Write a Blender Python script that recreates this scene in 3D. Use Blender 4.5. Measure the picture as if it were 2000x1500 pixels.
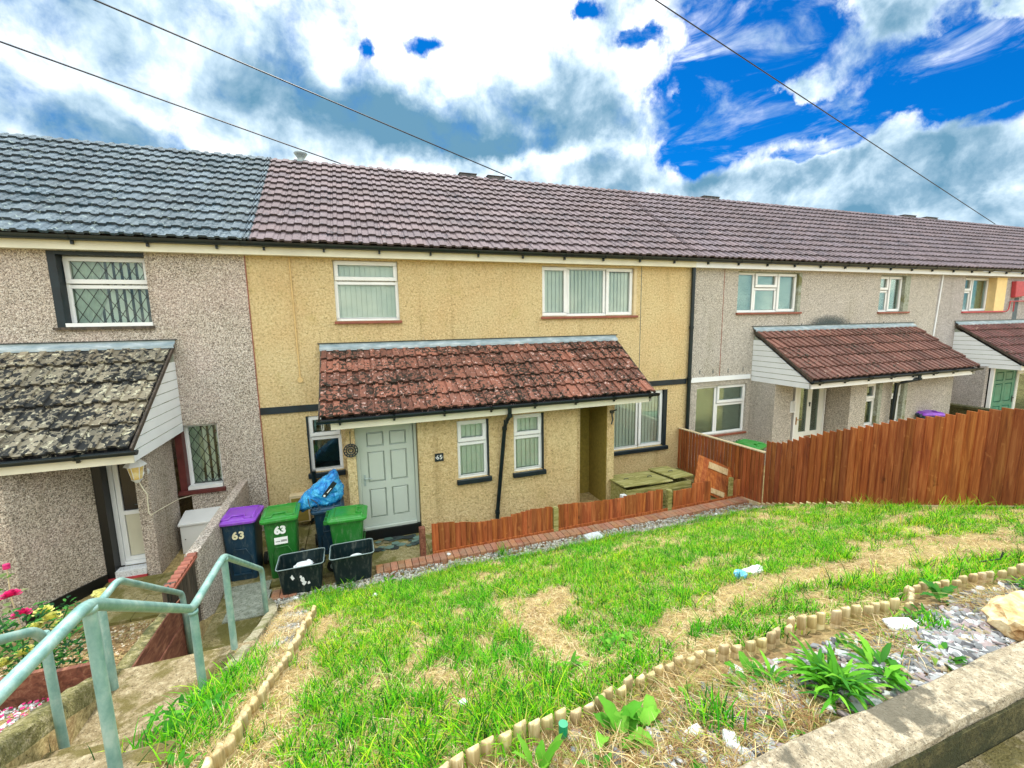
import bpy, math, random
import numpy as np
from mathutils import Vector, Matrix, noise as mnoise
random.seed(7); RNG = np.random.default_rng(11)
R = math.radians
scene = bpy.context.scene
col = scene.collection
for o in list(bpy.data.objects): bpy.data.objects.remove(o)

# ------------------------------------------------------------------ camera
YAW, PITCH, ROLL, FPX = 0.33543581, -0.14470987, -0.01609334, 863.639
fw = Vector((math.sin(YAW)*math.cos(PITCH), math.cos(YAW)*math.cos(PITCH), math.sin(PITCH)))
rt = fw.cross(Vector((0, 0, 1))).normalized(); up = rt.cross(fw)
c_, s_ = math.cos(ROLL), math.sin(ROLL)
rt2 = c_*rt + s_*up; up2 = -s_*rt + c_*up
cd = bpy.data.cameras.new('camera'); cam = bpy.data.objects.new('camera', cd); col.objects.link(cam)
m = Matrix((rt2, up2, -fw)).transposed().to_4x4(); m.translation = Vector((0, -8.5, 3.65))
cam.matrix_world = m
cd.sensor_width = 36; cd.lens = FPX*36/2000; cd.clip_start = .05; cd.clip_end = 3000
scene.camera = cam

# ------------------------------------------------------------------ world: sky with clouds
SUN_EL, SUN_AZ = R(60), R(12)       # azimuth from +Y towards +X
w = bpy.data.worlds.new('World'); scene.world = w; w.use_nodes = True
nt = w.node_tree; nt.nodes.clear(); N = nt.nodes; L = nt.links
def wmath(op, a, b=None, c=None, clamp=False):
    n = N.new('ShaderNodeMath'); n.operation = op; n.use_clamp = clamp
    for i, v in enumerate((a, b, c)):
        if v is None: continue
        if isinstance(v, (int, float)): n.inputs[i].default_value = v
        else: L.new(v, n.inputs[i])
    return n.outputs[0]
def wsmooth(v, a, b, lo=0.0, hi=1.0):
    n = N.new('ShaderNodeMapRange'); n.interpolation_type = 'SMOOTHSTEP'
    L.new(v, n.inputs[0]); n.inputs[1].default_value = a; n.inputs[2].default_value = b
    n.inputs[3].default_value = lo; n.inputs[4].default_value = hi
    return n.outputs[0]
def wnoise(vec, scale, detail=6, rough=.55, dist=0.0):
    n = N.new('ShaderNodeTexNoise'); n.inputs['Scale'].default_value = scale; n.inputs['Detail'].default_value = detail
    n.inputs['Roughness'].default_value = rough; n.inputs['Distortion'].default_value = dist
    L.new(vec, n.inputs['Vector']); return n.outputs['Fac']
tc = N.new('ShaderNodeTexCoord'); D = tc.outputs['Generated']
sky = N.new('ShaderNodeTexSky'); sky.sky_type = 'NISHITA'; sky.sun_disc = False
sky.sun_elevation = SUN_EL; sky.sun_rotation = SUN_AZ; sky.air_density = 1.0; sky.dust_density = .3; sky.ozone_density = 2.5
sx = N.new('ShaderNodeSeparateXYZ'); L.new(D, sx.inputs[0])
AZ = wmath('MULTIPLY', wmath('ARCTAN2', sx.outputs[0], sx.outputs[1]), 57.29578)
EL = wmath('MULTIPLY', wmath('ARCSINE', sx.outputs[2]), 57.29578)
# wobble the two angles so that the masses below get ragged outlines
nz1 = wnoise(D, 5.5, 8, .6); nz2v = N.new('ShaderNodeVectorMath'); nz2v.operation = 'ADD'; L.new(D, nz2v.inputs[0]); nz2v.inputs[1].default_value = (3.1, 7.7, 1.3)
nz2 = wnoise(nz2v.outputs[0], 5.5, 8, .6)
AZw = wmath('ADD', AZ, wmath('MULTIPLY', wmath('SUBTRACT', nz1, .5), 16))
ELw = wmath('ADD', EL, wmath('MULTIPLY', wmath('SUBTRACT', nz2, .5), 9))
def blob(az, el, sa, se, rot=0, amp=1.0, k=1.0):
    dx = wmath('SUBTRACT', AZw, az); dy = wmath('SUBTRACT', ELw, el)
    c, s = math.cos(R(rot)), math.sin(R(rot))
    u = wmath('MULTIPLY', wmath('ADD', wmath('MULTIPLY', dx, c), wmath('MULTIPLY', dy, s)), 1/sa)
    v = wmath('MULTIPLY', wmath('SUBTRACT', wmath('MULTIPLY', dy, c), wmath('MULTIPLY', dx, s)), 1/se)
    r2 = wmath('ADD', wmath('MULTIPLY', u, u), wmath('MULTIPLY', v, v))
    return wmath('MULTIPLY', wmath('EXPONENT', wmath('MULTIPLY', r2, -1)), amp)
def total(items, base):
    t = base
    for it in items: t = wmath('ADD', t, blob(*it))
    return t
fine = wnoise(D, 13, 10, .62, .2); med = wnoise(D, 4.2, 8, .55)
base = wmath('ADD', wmath('MULTIPLY', wmath('SUBTRACT', med, .5), .7), wmath('MULTIPLY', wmath('SUBTRACT', fine, .5), 1.15))
# coverage: positive masses of cloud, negative windows of blue
cov = total([(43.5, 22.5, 6.5, 5.0, -60, -1.5), (47, 27.5, 5.5, 2.6, 0, -1.0), (54, 19.5, 9, 2.1, -14, -1.2), (63, 21, 6.5, 3.0, -20, -1.1), (42.5, 17.5, 4.0, 2.2, 0, -.9),
             (29, 31.6, 2.0, 1.1, 0, -1.0), (3.2, 28.5, 1.5, 1.5, 0, -.60), (9.4, 28.8, 2.6, 1.0, 0, -.58), (33, 29.0, 1.7, .9, 0, -.8), (52, 16.2, 3.6, .8, 10, -.8),
             (50.5, 22.0, 4.2, 1.2, -6, 1.25), (47, 26.9, 2.6, .9, 0, .95), (57, 25.2, 3.0, 2.4, -50, .85), (63.5, 24.6, 2, .7, -20, .6), (62, 19.5, 8, 2.4, -15, -.9), (45, 29.5, 5, 1.5, 0, -.6), (52, 27.5, 2.5, 2.0, 60, -.7), (66, 17.6, 4, .7, 25, .8),
             (57, 12.5, 16, 3.2, -6, 1.0), (38.6, 24.4, .8, 1.3, 0, .4)], wmath('ADD', base, .88))
mpw = N.new('ShaderNodeMapping'); mpw.inputs['Scale'].default_value = (1.2, 1.2, 3.2); mpw.inputs['Rotation'].default_value = (.25, .1, .5); L.new(D, mpw.inputs[0])
wisp = wmath('MULTIPLY', wsmooth(wnoise(mpw.outputs[0], 4.5, 10, .62, .6), .50, .72), .62)
alpha = wmath('MAXIMUM', wsmooth(cov, .30, .92), wmath('MULTIPLY', wisp, wsmooth(EL, 8, 16)))
lump = wnoise(nz2v.outputs[0], 8.5, 7, .55, .35)
# brightness of the cloud: lit tops and grey undersides
bri = total([(12, 30.5, 15, 3.8, 0, .55), (25, 29.5, 7, 3, 0, .25), (4.5, 27, 6, 3, 0, .35), (36, 19, 4, 6, 0, .20), (24, 18.3, 15, 1.2, -2, .35), (3, 16.6, 14, 1.0, 0, .30), (-13, 18, 9, .9, -20, .30), (34, 26.0, 5, 2, 0, .25),
             (6, 22.3, 12, 2.8, -5, -.55), (25, 24.8, 6.0, 2.6, 0, -.42), (16, 20.5, 10, 2.0, 0, -.25), (34, 21.4, 7, 1.7, 0, -.40), (-6, 27, 2.6, 3.0, 60, -.42), (-22, 24, 9, 8, 0, .08), (1, 29.5, 2, 1, 40, -.3), (16, 19.6, 12, 1.3, 0, -.30),
             (-18, 16.5, 13, 1.2, 0, -.22), (58, 13, 15, 3.5, 0, -.12), (46, 14, 7, 1.5, 0, -.12), (30, 17.0, 8, .7, 0, -.2)],
            wmath('ADD', wmath('ADD', wmath('MULTIPLY', wmath('SUBTRACT', lump, .5), 1.6), wmath('MULTIPLY', wmath('SUBTRACT', fine, .5), 1.35)), wmath('ADD', .45, wsmooth(cov, .55, 1.15, .22, 0.0))))
ramp = N.new('ShaderNodeValToRGB'); L.new(bri, ramp.inputs[0]); e = ramp.color_ramp.elements
e[0].position = .10; e[0].color = (.10, .23, .34, 1); e[1].position = 1.0; e[1].color = (1.4, 1.4, 1.4, 1)
for p, cc in ((.30, (.21, .34, .45)), (.52, (.43, .56, .66)), (.76, (.76, .83, .87))):
    el = e.new(p); el.color = (*cc, 1)
bg1 = N.new('ShaderNodeBackground'); bg2 = N.new('ShaderNodeBackground'); mx = N.new('ShaderNodeMixShader'); out = N.new('ShaderNodeOutputWorld')
tint = N.new('ShaderNodeMix'); tint.data_type = 'RGBA'; tint.blend_type = 'MULTIPLY'; tint.inputs[0].default_value = 1
L.new(sky.outputs[0], tint.inputs[6]); tint.inputs[7].default_value = (.006, .46, 1.0, 1)
L.new(tint.outputs[2], bg1.inputs[0]); bg1.inputs[1].default_value = .08
back = wmath('ADD', 1.0, wmath('MULTIPLY', wmath('MULTIPLY', wsmooth(sx.outputs[1], .35, -.45), 2.5), wsmooth(EL, 5, 50, .22, 1.0)))      # front-lit clouds opposite the sun, brightness added as fill for the facades
warm = N.new('ShaderNodeMix'); warm.data_type = 'RGBA'; warm.blend_type = 'MULTIPLY'; L.new(wsmooth(sx.outputs[1], .25, -.3), warm.inputs[0]); L.new(ramp.outputs[0], warm.inputs[6]); warm.inputs[7].default_value = (1.17, 1.0, .86, 1)
L.new(warm.outputs[2], bg2.inputs[0]); L.new(back, bg2.inputs[1])
L.new(alpha, mx.inputs[0]); L.new(bg1.outputs[0], mx.inputs[1]); L.new(bg2.outputs[0], mx.inputs[2]); L.new(mx.outputs[0], out.inputs[0])
w.cycles.sampling_method = 'MANUAL'; w.cycles.sample_map_resolution = 512

# ------------------------------------------------------------------ sun behind thin cloud
sl = bpy.data.lights.new('sun', 'SUN'); sl.energy = 3.0; sl.angle = R(7); sl.color = (1, .96, .88)
so = bpy.data.objects.new('sun', sl); col.objects.link(so)
sd = Vector((math.sin(SUN_AZ)*math.cos(SUN_EL), math.cos(SUN_AZ)*math.cos(SUN_EL), math.sin(SUN_EL)))
so.rotation_euler = sd.to_track_quat('Z', 'Y').to_euler(); so.location = (0, 20, 30)
vs = scene.view_settings; vs.view_transform = 'Standard'; vs.look = 'None'; vs.exposure = 0.67; vs.gamma = 1; vs.use_curve_mapping = False
scene.cycles.use_adaptive_sampling = True; scene.cycles.use_denoising = True
scene.cycles.max_bounces = 6; scene.cycles.transparent_max_bounces = 8; scene.cycles.caustics_reflective = False; scene.cycles.caustics_refractive = False

# ------------------------------------------------------------------ materials
MATS = {}
class NB:
    def __init__(s, name):
        s.m = bpy.data.materials.new(name); s.m.use_nodes = True; s.nt = s.m.node_tree; s.N = s.nt.nodes; s.L = s.nt.links
        s.b = s.N['Principled BSDF']; s.tc = s.N.new('ShaderNodeTexCoord').outputs['Object']
        MATS[name] = s.m
    def set(s, **k):
        for a, v in k.items():
            s.b.inputs[a.replace('_', ' ')].default_value = v
        return s
    def vec(s, scale=(1, 1, 1), rot=(0, 0, 0)):
        n = s.N.new('ShaderNodeMapping'); n.inputs['Scale'].default_value = scale; n.inputs['Rotation'].default_value = rot
        s.L.new(s.tc, n.inputs[0]); return n.outputs[0]
    def noise(s, scale, detail=4, rough=.55, vec=None, dist=0.0):
        n = s.N.new('ShaderNodeTexNoise'); n.inputs['Scale'].default_value = scale; n.inputs['Detail'].default_value = detail
        n.inputs['Roughness'].default_value = rough; n.inputs['Distortion'].default_value = dist
        s.L.new(vec or s.tc, n.inputs['Vector']); return n.outputs['Fac']
    def vor(s, scale, out='Color', vec=None, rnd=1.0, feat='F1'):
        n = s.N.new('ShaderNodeTexVoronoi'); n.feature = feat; n.inputs['Scale'].default_value = scale; n.inputs['Randomness'].default_value = rnd
        s.L.new(vec or s.tc, n.inputs['Vector']); return n.outputs[out]
    def ramp(s, fac, stops, interp='LINEAR'):
        n = s.N.new('ShaderNodeValToRGB'); n.color_ramp.interpolation = interp; e = n.color_ramp.elements
        while len(e) < len(stops): e.new(.5)
        for i, (p, c) in enumerate(stops):
            e[i].position = p; e[i].color = (*c, 1) if len(c) == 3 else c
        s.L.new(fac, n.inputs[0]); return n.outputs[0]
    def mr(s, fac, a, b, lo=0., hi=1.):
        n = s.N.new('ShaderNodeMapRange'); s.L.new(fac, n.inputs[0])
        for i, v in enumerate((a, b, lo, hi)): n.inputs[i+1].default_value = v
        return n.outputs[0]
    def mix(s, fac, a, b, mode='MIX'):
        n = s.N.new('ShaderNodeMix'); n.data_type = 'RGBA'; n.blend_type = mode
        for i, v in ((0, fac), (6, a), (7, b)):
            if isinstance(v, (int, float)): n.inputs[i].default_value = v
            elif isinstance(v, tuple): n.inputs[i].default_value = (*v, 1) if len(v) == 3 else v
            else: s.L.new(v, n.inputs[i])
        return n.outputs[2]
    def math(s, op, a, b):
        n = s.N.new('ShaderNodeMath'); n.operation = op
        for i, v in enumerate((a, b)):
            if isinstance(v, (int, float)): n.inputs[i].default_value = v
            else: s.L.new(v, n.inputs[i])
        return n.outputs[0]
    def attr(s, name='Col'):
        n = s.N.new('ShaderNodeAttribute'); n.attribute_name = name; return n.outputs['Color']
    def color(s, c): s.L.new(c, s.b.inputs['Base Color']); return s
    def bump(s, h, strength=.5, dist=.02):
        n = s.N.new('ShaderNodeBump'); n.inputs['Strength'].default_value = strength; n.inputs['Distance'].default_value = dist
        s.L.new(h, n.inputs['Height']); s.L.new(n.outputs[0], s.b.inputs['Normal']); return s

def plain(name, c, rough=.5, var=.15, scale=8, metal=0, bump=0):
    n = NB(name); n.set(Roughness=rough, Metallic=metal)
    f = n.noise(scale, 5)
    n.color(n.ramp(f, [(.3, tuple(x*(1-var) for x in c)), (.7, tuple(min(1, x*(1+var)) for x in c))]))
    if bump: n.bump(n.noise(scale*6, 3), bump, .01)
    return n.m

def pebbledash(name, cols, stain, pink):
    n = NB(name); n.set(Roughness=.9)
    v = n.vor(88, 'Color'); d = n.vor(88, 'Distance')
    sep = n.N.new('ShaderNodeSeparateColor'); n.L.new(v, sep.inputs[0])
    c = n.ramp(sep.outputs[0], [(0, cols[0]), (.22, cols[1]), (.5, cols[2]), (.8, cols[3]), (1, cols[4])])
    f2 = n.noise(38, 3, .7); c = n.mix(n.mr(f2, .50, .72, 0, .7), c, cols[0])
    c = n.mix(n.mr(n.noise(.9, 5), .46, .66, 0, .30), c, n.mix(.45, c, pink), 'MIX')
    c = n.mix(n.mr(n.noise(.7, 6, .6, n.vec((1, 1, .5))), .52, .68, 0, .55), c, stain, 'MULTIPLY')
    c = n.mix(n.mr(n.noise(4, 5, .6, n.vec((1, 1, .12))), .58, .74, 0, .45), c, (.50, .49, .40), 'MULTIPLY')
    n.color(c); n.bump(n.math('ADD', n.mr(d, 0, .6, 1, 0), f2), .9, .012)
    return n.m
pebbledash('dash63', [(.11, .09, .07), (.34, .285, .23), (.54, .46, .385), (.72, .63, .54), (.88, .82, .74)], (.62, .62, .50), (.80, .52, .52))
pebbledash('dash67', [(.20, .185, .15), (.36, .33, .28), (.53, .48, .42), (.68, .63, .55), (.85, .81, .74)], (.75, .74, .66), (.60, .55, .55))
pebbledash('dash69', [(.18, .17, .15), (.32, .29, .27), (.46, .42, .40), (.60, .55, .52), (.76, .72, .70)], (.75, .75, .72), (.60, .55, .60))
# ochre textured masonry paint
n = NB('ochre'); n.set(Roughness=.85)
a = n.noise(30, 6, .7, None, .6); b = n.noise(1.1, 5)
c = n.ramp(a, [(.30, (.36, .255, .11)), (.48, (.73, .565, .285)), (.7, (.89, .75, .44))])
c = n.mix(n.mr(b, .4, .7, 0, .5), c, (.95, .80, .70), 'MULTIPLY')
drip = n.noise(5, 5, .6, n.vec((1, 1, .10)))
c = n.mix(n.mr(drip, .56, .76, 0, .42), c, (.50, .42, .30), 'MULTIPLY')
c = n.mix(n.mr(n.noise(2.3, 6, .6), .58, .70, 0, .35), c, (.74, .76, .50), 'MULTIPLY')
n.color(c); n.bump(n.noise(28, 6, .72, None, .6), 1.0, .05)
plain('render_olive', (.24, .18, .03), .9, .2, 20, bump=.3)
plain('reveal_pale', (.62, .50, .30), .8, .1)
plain('cream_reveal', (.80, .60, .28), .8, .06)
plain('white_pvc', (.78, .80, .80), .30, .05, 3)
plain('cream_pvc', (.74, .72, .58), .40, .08, 3)
plain('white_clad', (.78, .81, .83), .35, .05, 2)
plain('black_paint', (.002, .003, .004), .45, .3, 6)
plain('navy_paint', (.003, .012, .018), .5, .5, 5)
plain('gutter_black', (.002, .012, .016), .30, .4, 8)
plain('sill_red', (.25, .075, .045), .5, .25, 8)
plain('red_paint', (.45, .05, .06), .5, .2, 8)
plain('door_green', (.47, .53, .48), .35, .04, 3)
plain('door_white', (.72, .74, .70), .35, .06, 3)
plain('door_cream', (.58, .56, .44), .4, .06, 3)
plain('door_dark_green', (.05, .22, .15), .4, .2, 5)
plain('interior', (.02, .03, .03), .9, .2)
plain('blind', (.93, .95, .89), .7, .08, 3)
plain('blind_slat', (.85, .88, .80), .6, .1, 3)
plain('curtain', (.45, .52, .42), .8, .25, 6)
plain('metal_dark', (.05, .06, .06), .35, .3, 10, .7)
plain('dark_glass', (.004, .005, .015), .12, .2)
plain('maroon', (.10, .018, .016), .5, .3, 8)
plain('brass', (.40, .22, .10), .35, .2, 10, .8)
plain('cable_white', (.72, .68, .52), .5, .1)
plain('cable_beige', (.62, .43, .18), .6, .1)
plain('wire', (.01, .015, .03), .5, .1)
plain('soot', (.10, .13, .14), .9, .3, 5)
plain('scrap', (.82, .85, .86), .6, .1, 20)
plain('petal_pink', (.62, .02, .16), .6, .5, 30)
plain('flower_cream', (.75, .72, .22), .6, .3, 30)
plain('bottle_green', (.0, .28, .12), .3, .1)
plain('litter_blue', (.12, .45, .75), .35, .2, 20)
plain('numbers_cream', (.80, .74, .48), .6, .15, 25)
plain('numbers_white', (.85, .87, .85), .6, .05, 25)
# glass
n = NB('glass'); nn = n.N
tr = nn.new('ShaderNodeBsdfTransparent'); tr.inputs[0].default_value = (.93, .98, .95, 1)
gl = nn.new('ShaderNodeBsdfGlossy'); gl.inputs['Roughness'].default_value = .03; gl.inputs['Color'].default_value = (.85, .95, .93, 1)
fr = nn.new('ShaderNodeFresnel'); fr.inputs[0].default_value = 1.55
mxs = nn.new('ShaderNodeMixShader'); bn = nn.new('ShaderNodeBump'); bn.inputs['Strength'].default_value = .02
n.L.new(n.noise(1.5, 2), bn.inputs['Height']); n.L.new(bn.outputs[0], gl.inputs['Normal'])
n.L.new(n.mr(fr.outputs[0], 0, 1, .015, .8), mxs.inputs[0]); n.L.new(tr.outputs[0], mxs.inputs[1]); n.L.new(gl.outputs[0], mxs.inputs[2])
n.L.new(mxs.outputs[0], nn['Material Output'].inputs[0])
# roof tiles (per-tile colour in Col)
def tilemat(name, lichen_pale, lichen_dark, pale_amt, dark_amt, rough, s1=14):
    n = NB(name); n.set(Roughness=rough)
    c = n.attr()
    c = n.mix(n.mr(n.noise(30, 4), .3, .7, 0, .5), c, (.55, .52, .55), 'MULTIPLY')
    if pale_amt:
        f = n.noise(s1, 5, .6, None, .4); c = n.mix(n.mr(f, .66-pale_amt, .68-pale_amt, 0, .9), c, lichen_pale)
    if dark_amt:
        vv = n.N.new('ShaderNodeVectorMath'); vv.operation = 'ADD'; vv.inputs[1].default_value = (5, 3, 9); n.L.new(n.tc, vv.inputs[0])
        f = n.noise(s1*1.15, 4, .6, vv.outputs[0], .6); g2 = n.noise(1.6, 4, .6, vv.outputs[0])
        ff = n.math('ADD', f, n.math('MULTIPLY', n.math('SUBTRACT', g2, .5), .55))
        c = n.mix(n.mr(ff, .66-dark_amt, .69-dark_amt, 0, .95), c, lichen_dark)
    n.color(c); n.bump(n.noise(60, 4, .7), .5, .008)
tilemat('tile_main', (.30, .30, .30), (.03, .035, .05), .015, .035, .85, 20)
tilemat('tile_63', (.34, .42, .40), (.02, .05, .07), .04, .09, .85, 17)
tilemat('tile_porch65', (.60, .40, .34), (.020, .017, .010), .055, .13, .9, 15)
tilemat('tile_porch63', (.58, .54, .38), (.008, .011, .014), .08, .165, .9, 12)
tilemat('tile_porch67', (.40, .27, .21), (.05, .045, .03), .03, .05, .8, 14)
n = NB('ridge'); n.set(Roughness=.9); n.color(n.ramp(n.noise(7, 5), [(.35, (.12, .17, .17)), (.55, (.24, .27, .14)), (.7, (.33, .34, .20))]))
n = NB('ridge_dark'); n.set(Roughness=.9); n.color(n.ramp(n.noise(7, 5), [(.35, (.05, .06, .07)), (.6, (.13, .12, .12))]))
n = NB('lead'); n.set(Roughness=.5, Metallic=.2); n.color(n.ramp(n.noise(5, 6, .6, n.vec((1, 1, 3))), [(.3, (.22, .30, .34)), (.55, (.38, .46, .50)), (.75, (.62, .68, .70))]))
# timber
def wood(name, dark, mid, light, scale=1.0, rough=.75, useattr=True, grain=(1, 1, .07)):
    n = NB(name); n.set(Roughness=rough)
    f = n.noise(26*scale, 6, .6, n.vec(grain), .8)
    c = n.ramp(f, [(.28, dark), (.5, mid), (.72, light)])
    k = n.noise(3.2*scale, 4, .6, n.vec((2, 2, 1)), .5)
    c = n.mix(n.mr(k, .64, .72, 0, .7), c, tuple(x*.35 for x in mid))
    c = n.mix(n.mr(n.noise(9, 3, .5), .66, .72, 0, .6), c, light)
    if useattr: c = n.mix(.9, c, n.attr(), 'MULTIPLY')
    n.color(c); n.bump(f, .3, .01)
wood('fence_wood', (.19, .042, .011), (.38, .104, .024), (.56, .21, .06), rough=.95)
wood('fence_pale', (.40, .30, .17), (.58, .46, .28), (.70, .60, .40), useattr=False)
wood('mossy_wood', (.11, .11, .025), (.30, .28, .08), (.56, .52, .27), useattr=False, grain=(.1, 1, 1))
wood('dark_wood', (.02, .018, .014), (.06, .045, .032), (.14, .10, .075), useattr=False)
wood('brown_board', (.06, .018, .01), (.17, .055, .03), (.30, .14, .08), useattr=False, grain=(1, .3, 1))
wood('log_wood', (.30, .22, .11), (.54, .42, .22), (.74, .64, .42), 1.6, useattr=True)
wood('ply', (.40, .27, .12), (.58, .42, .22), (.70, .56, .34), useattr=False)
# masonry
def concrete(name, a, b, c, moss, mossamt, sc=1.0):
    n = NB(name); n.set(Roughness=.92)
    f = n.noise(20*sc, 8, .7); cc = n.ramp(f, [(.30, a), (.5, b), (.68, c)])
    sp = n.noise(75*sc, 2, .6); cc = n.mix(n.mr(sp, .60, .68, 0, .7), cc, c)
    cc = n.mix(n.mr(n.noise(70*sc, 2, .5, n.vec((1.1, .9, 1), (1, 0, 0))), .60, .66, 0, .7), cc, tuple(x*.35 for x in a))
    cc = n.mix(n.mr(n.noise(2.6*sc, 6, .65, None, .5), .62-mossamt, .70-mossamt, 0, .85), cc, moss)
    n.color(cc); n.bump(n.math('ADD', f, sp), .8, .02)
concrete('concrete_path', (.15, .11, .05), (.31, .24, .13), (.52, .44, .28), (.13, .105, .02), .13)
concrete('patio', (.18, .15, .06), (.30, .25, .11), (.42, .38, .22), (.13, .12, .02), .16, .8)
concrete('slab_grey', (.20, .22, .16), (.32, .35, .28), (.46, .48, .40), (.16, .16, .05), .06, .8)
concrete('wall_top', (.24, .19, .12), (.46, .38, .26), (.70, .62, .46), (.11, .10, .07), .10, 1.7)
concrete('wall_face_shade', (.03, .03, .01), (.07, .065, .02), (.15, .13, .05), (.03, .035, .008), .10, 1.2)  # near-black tones hold the shade of the street wall's front
concrete('kerb', (.22, .20, .12), (.36, .33, .21), (.52, .49, .36), (.15, .16, .05), .08, 1.2)
concrete('mossy_kerb', (.10, .09, .03), (.22, .20, .07), (.46, .40, .24), (.04, .05, .01), .16, 1.1)
concrete('white_stone', (.60, .62, .64), (.76, .79, .82), (.86, .88, .9), (.6, .62, .65), -.05)
n = NB('brick'); n.set(Roughness=.9); c = n.mix(n.mr(n.noise(6, 5), .3, .7, 0, .7), n.attr(), (.36, .25, .17)); n.color(n.mix(n.mr(n.noise(40, 3), .55, .65, 0, .5), c, (.16, .07, .04))); n.bump(n.noise(50, 4), .5, .01)
n = NB('sandstone'); n.set(Roughness=.85); n.color(n.ramp(n.noise(9, 7, .65, None, .5), [(.28, (.40, .17, .06)), (.45, (.62, .40, .18)), (.6, (.80, .64, .38)), (.75, (.85, .74, .52))])); n.bump(n.noise(18, 6), .7, .03)
n = NB('stones'); n.set(Roughness=.8); n.color(n.mix(n.mr(n.noise(50, 3), .4, .7, 0, .5), n.attr(), (.8, .78, .7), 'MULTIPLY'))
# ground
n = NB('soil'); n.set(Roughness=.95)
f = n.noise(30, 8, .75, None, .8); c = n.ramp(f, [(.30, (.10, .075, .025)), (.45, (.36, .27, .10)), (.6, (.64, .50, .23)), (.75, (.82, .68, .38))])
c = n.mix(n.mr(n.noise(2.2, 6), .50, .64, 0, .7), c, (.22, .12, .05))
n.color(c); n.bump(f, 1.0, .03)
n = NB('grass'); n.set(Roughness=.7); n.b.inputs['Specular IOR Level'].default_value = .25; n.color(n.attr())
tl = n.N.new('ShaderNodeBsdfTranslucent'); n.L.new(n.attr(), tl.inputs[0]); ms = n.N.new('ShaderNodeMixShader'); ms.inputs[0].default_value = .42
n.L.new(n.b.outputs[0], ms.inputs[1]); n.L.new(tl.outputs[0], ms.inputs[2]); n.L.new(ms.outputs[0], n.N['Material Output'].inputs[0])
# metal rail: weathered pale green paint over galvanised tube
n = NB('rail'); n.set(Roughness=.42, Metallic=.25)
n.color(n.ramp(n.noise(11, 7, .65, n.vec((1, 1, .6))), [(.28, (.13, .29, .27)), (.5, (.27, .45, .41)), (.66, (.42, .57, .52)), (.80, (.46, .43, .33))])); n.bump(n.noise(60, 3), .25, .005)
# plastics
def plastic(name, c, rough=.38): 
    n = NB(name); n.set(Roughness=rough); f = n.noise(3, 5)
    c2 = n.mix(n.mr(n.noise(22, 6, .7, n.vec((1, 1, .3))), .52, .76, 0, .34), n.ramp(f, [(.3, tuple(x*.8 for x in c)), (.7, tuple(x*1.15 for x in c))]), (.30, .32, .26)); n.color(c2); n.bump(n.noise(90, 2), .08, .004)
plastic('bin_blue', (.010, .045, .085)); plastic('bin_green', (.016, .155, .022)); plastic('lid_green', (.026, .25, .028), .33); plastic('lid_purple', (.24, .055, .48), .33)
plastic('crate_black', (.004, .016, .018), .33); plastic('rubber', (.01, .012, .012), .7); plastic('rim_grey', (.30, .38, .38), .5)
n = NB('bag_blue'); n.set(Roughness=.25); n.color(n.ramp(n.noise(9, 6, .6, None, 1.0), [(.3, (.005, .09, .42)), (.5, (.02, .30, .70)), (.7, (.12, .58, .88))])); n.bump(n.noise(16, 5, .6, None, 1.2), .9, .03)
n = NB('pane_lamp'); n.set(Roughness=.2); n.color(n.ramp(n.noise(12, 2), [(.3, (.70, .48, .12)), (.7, (.88, .78, .45))]))

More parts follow.
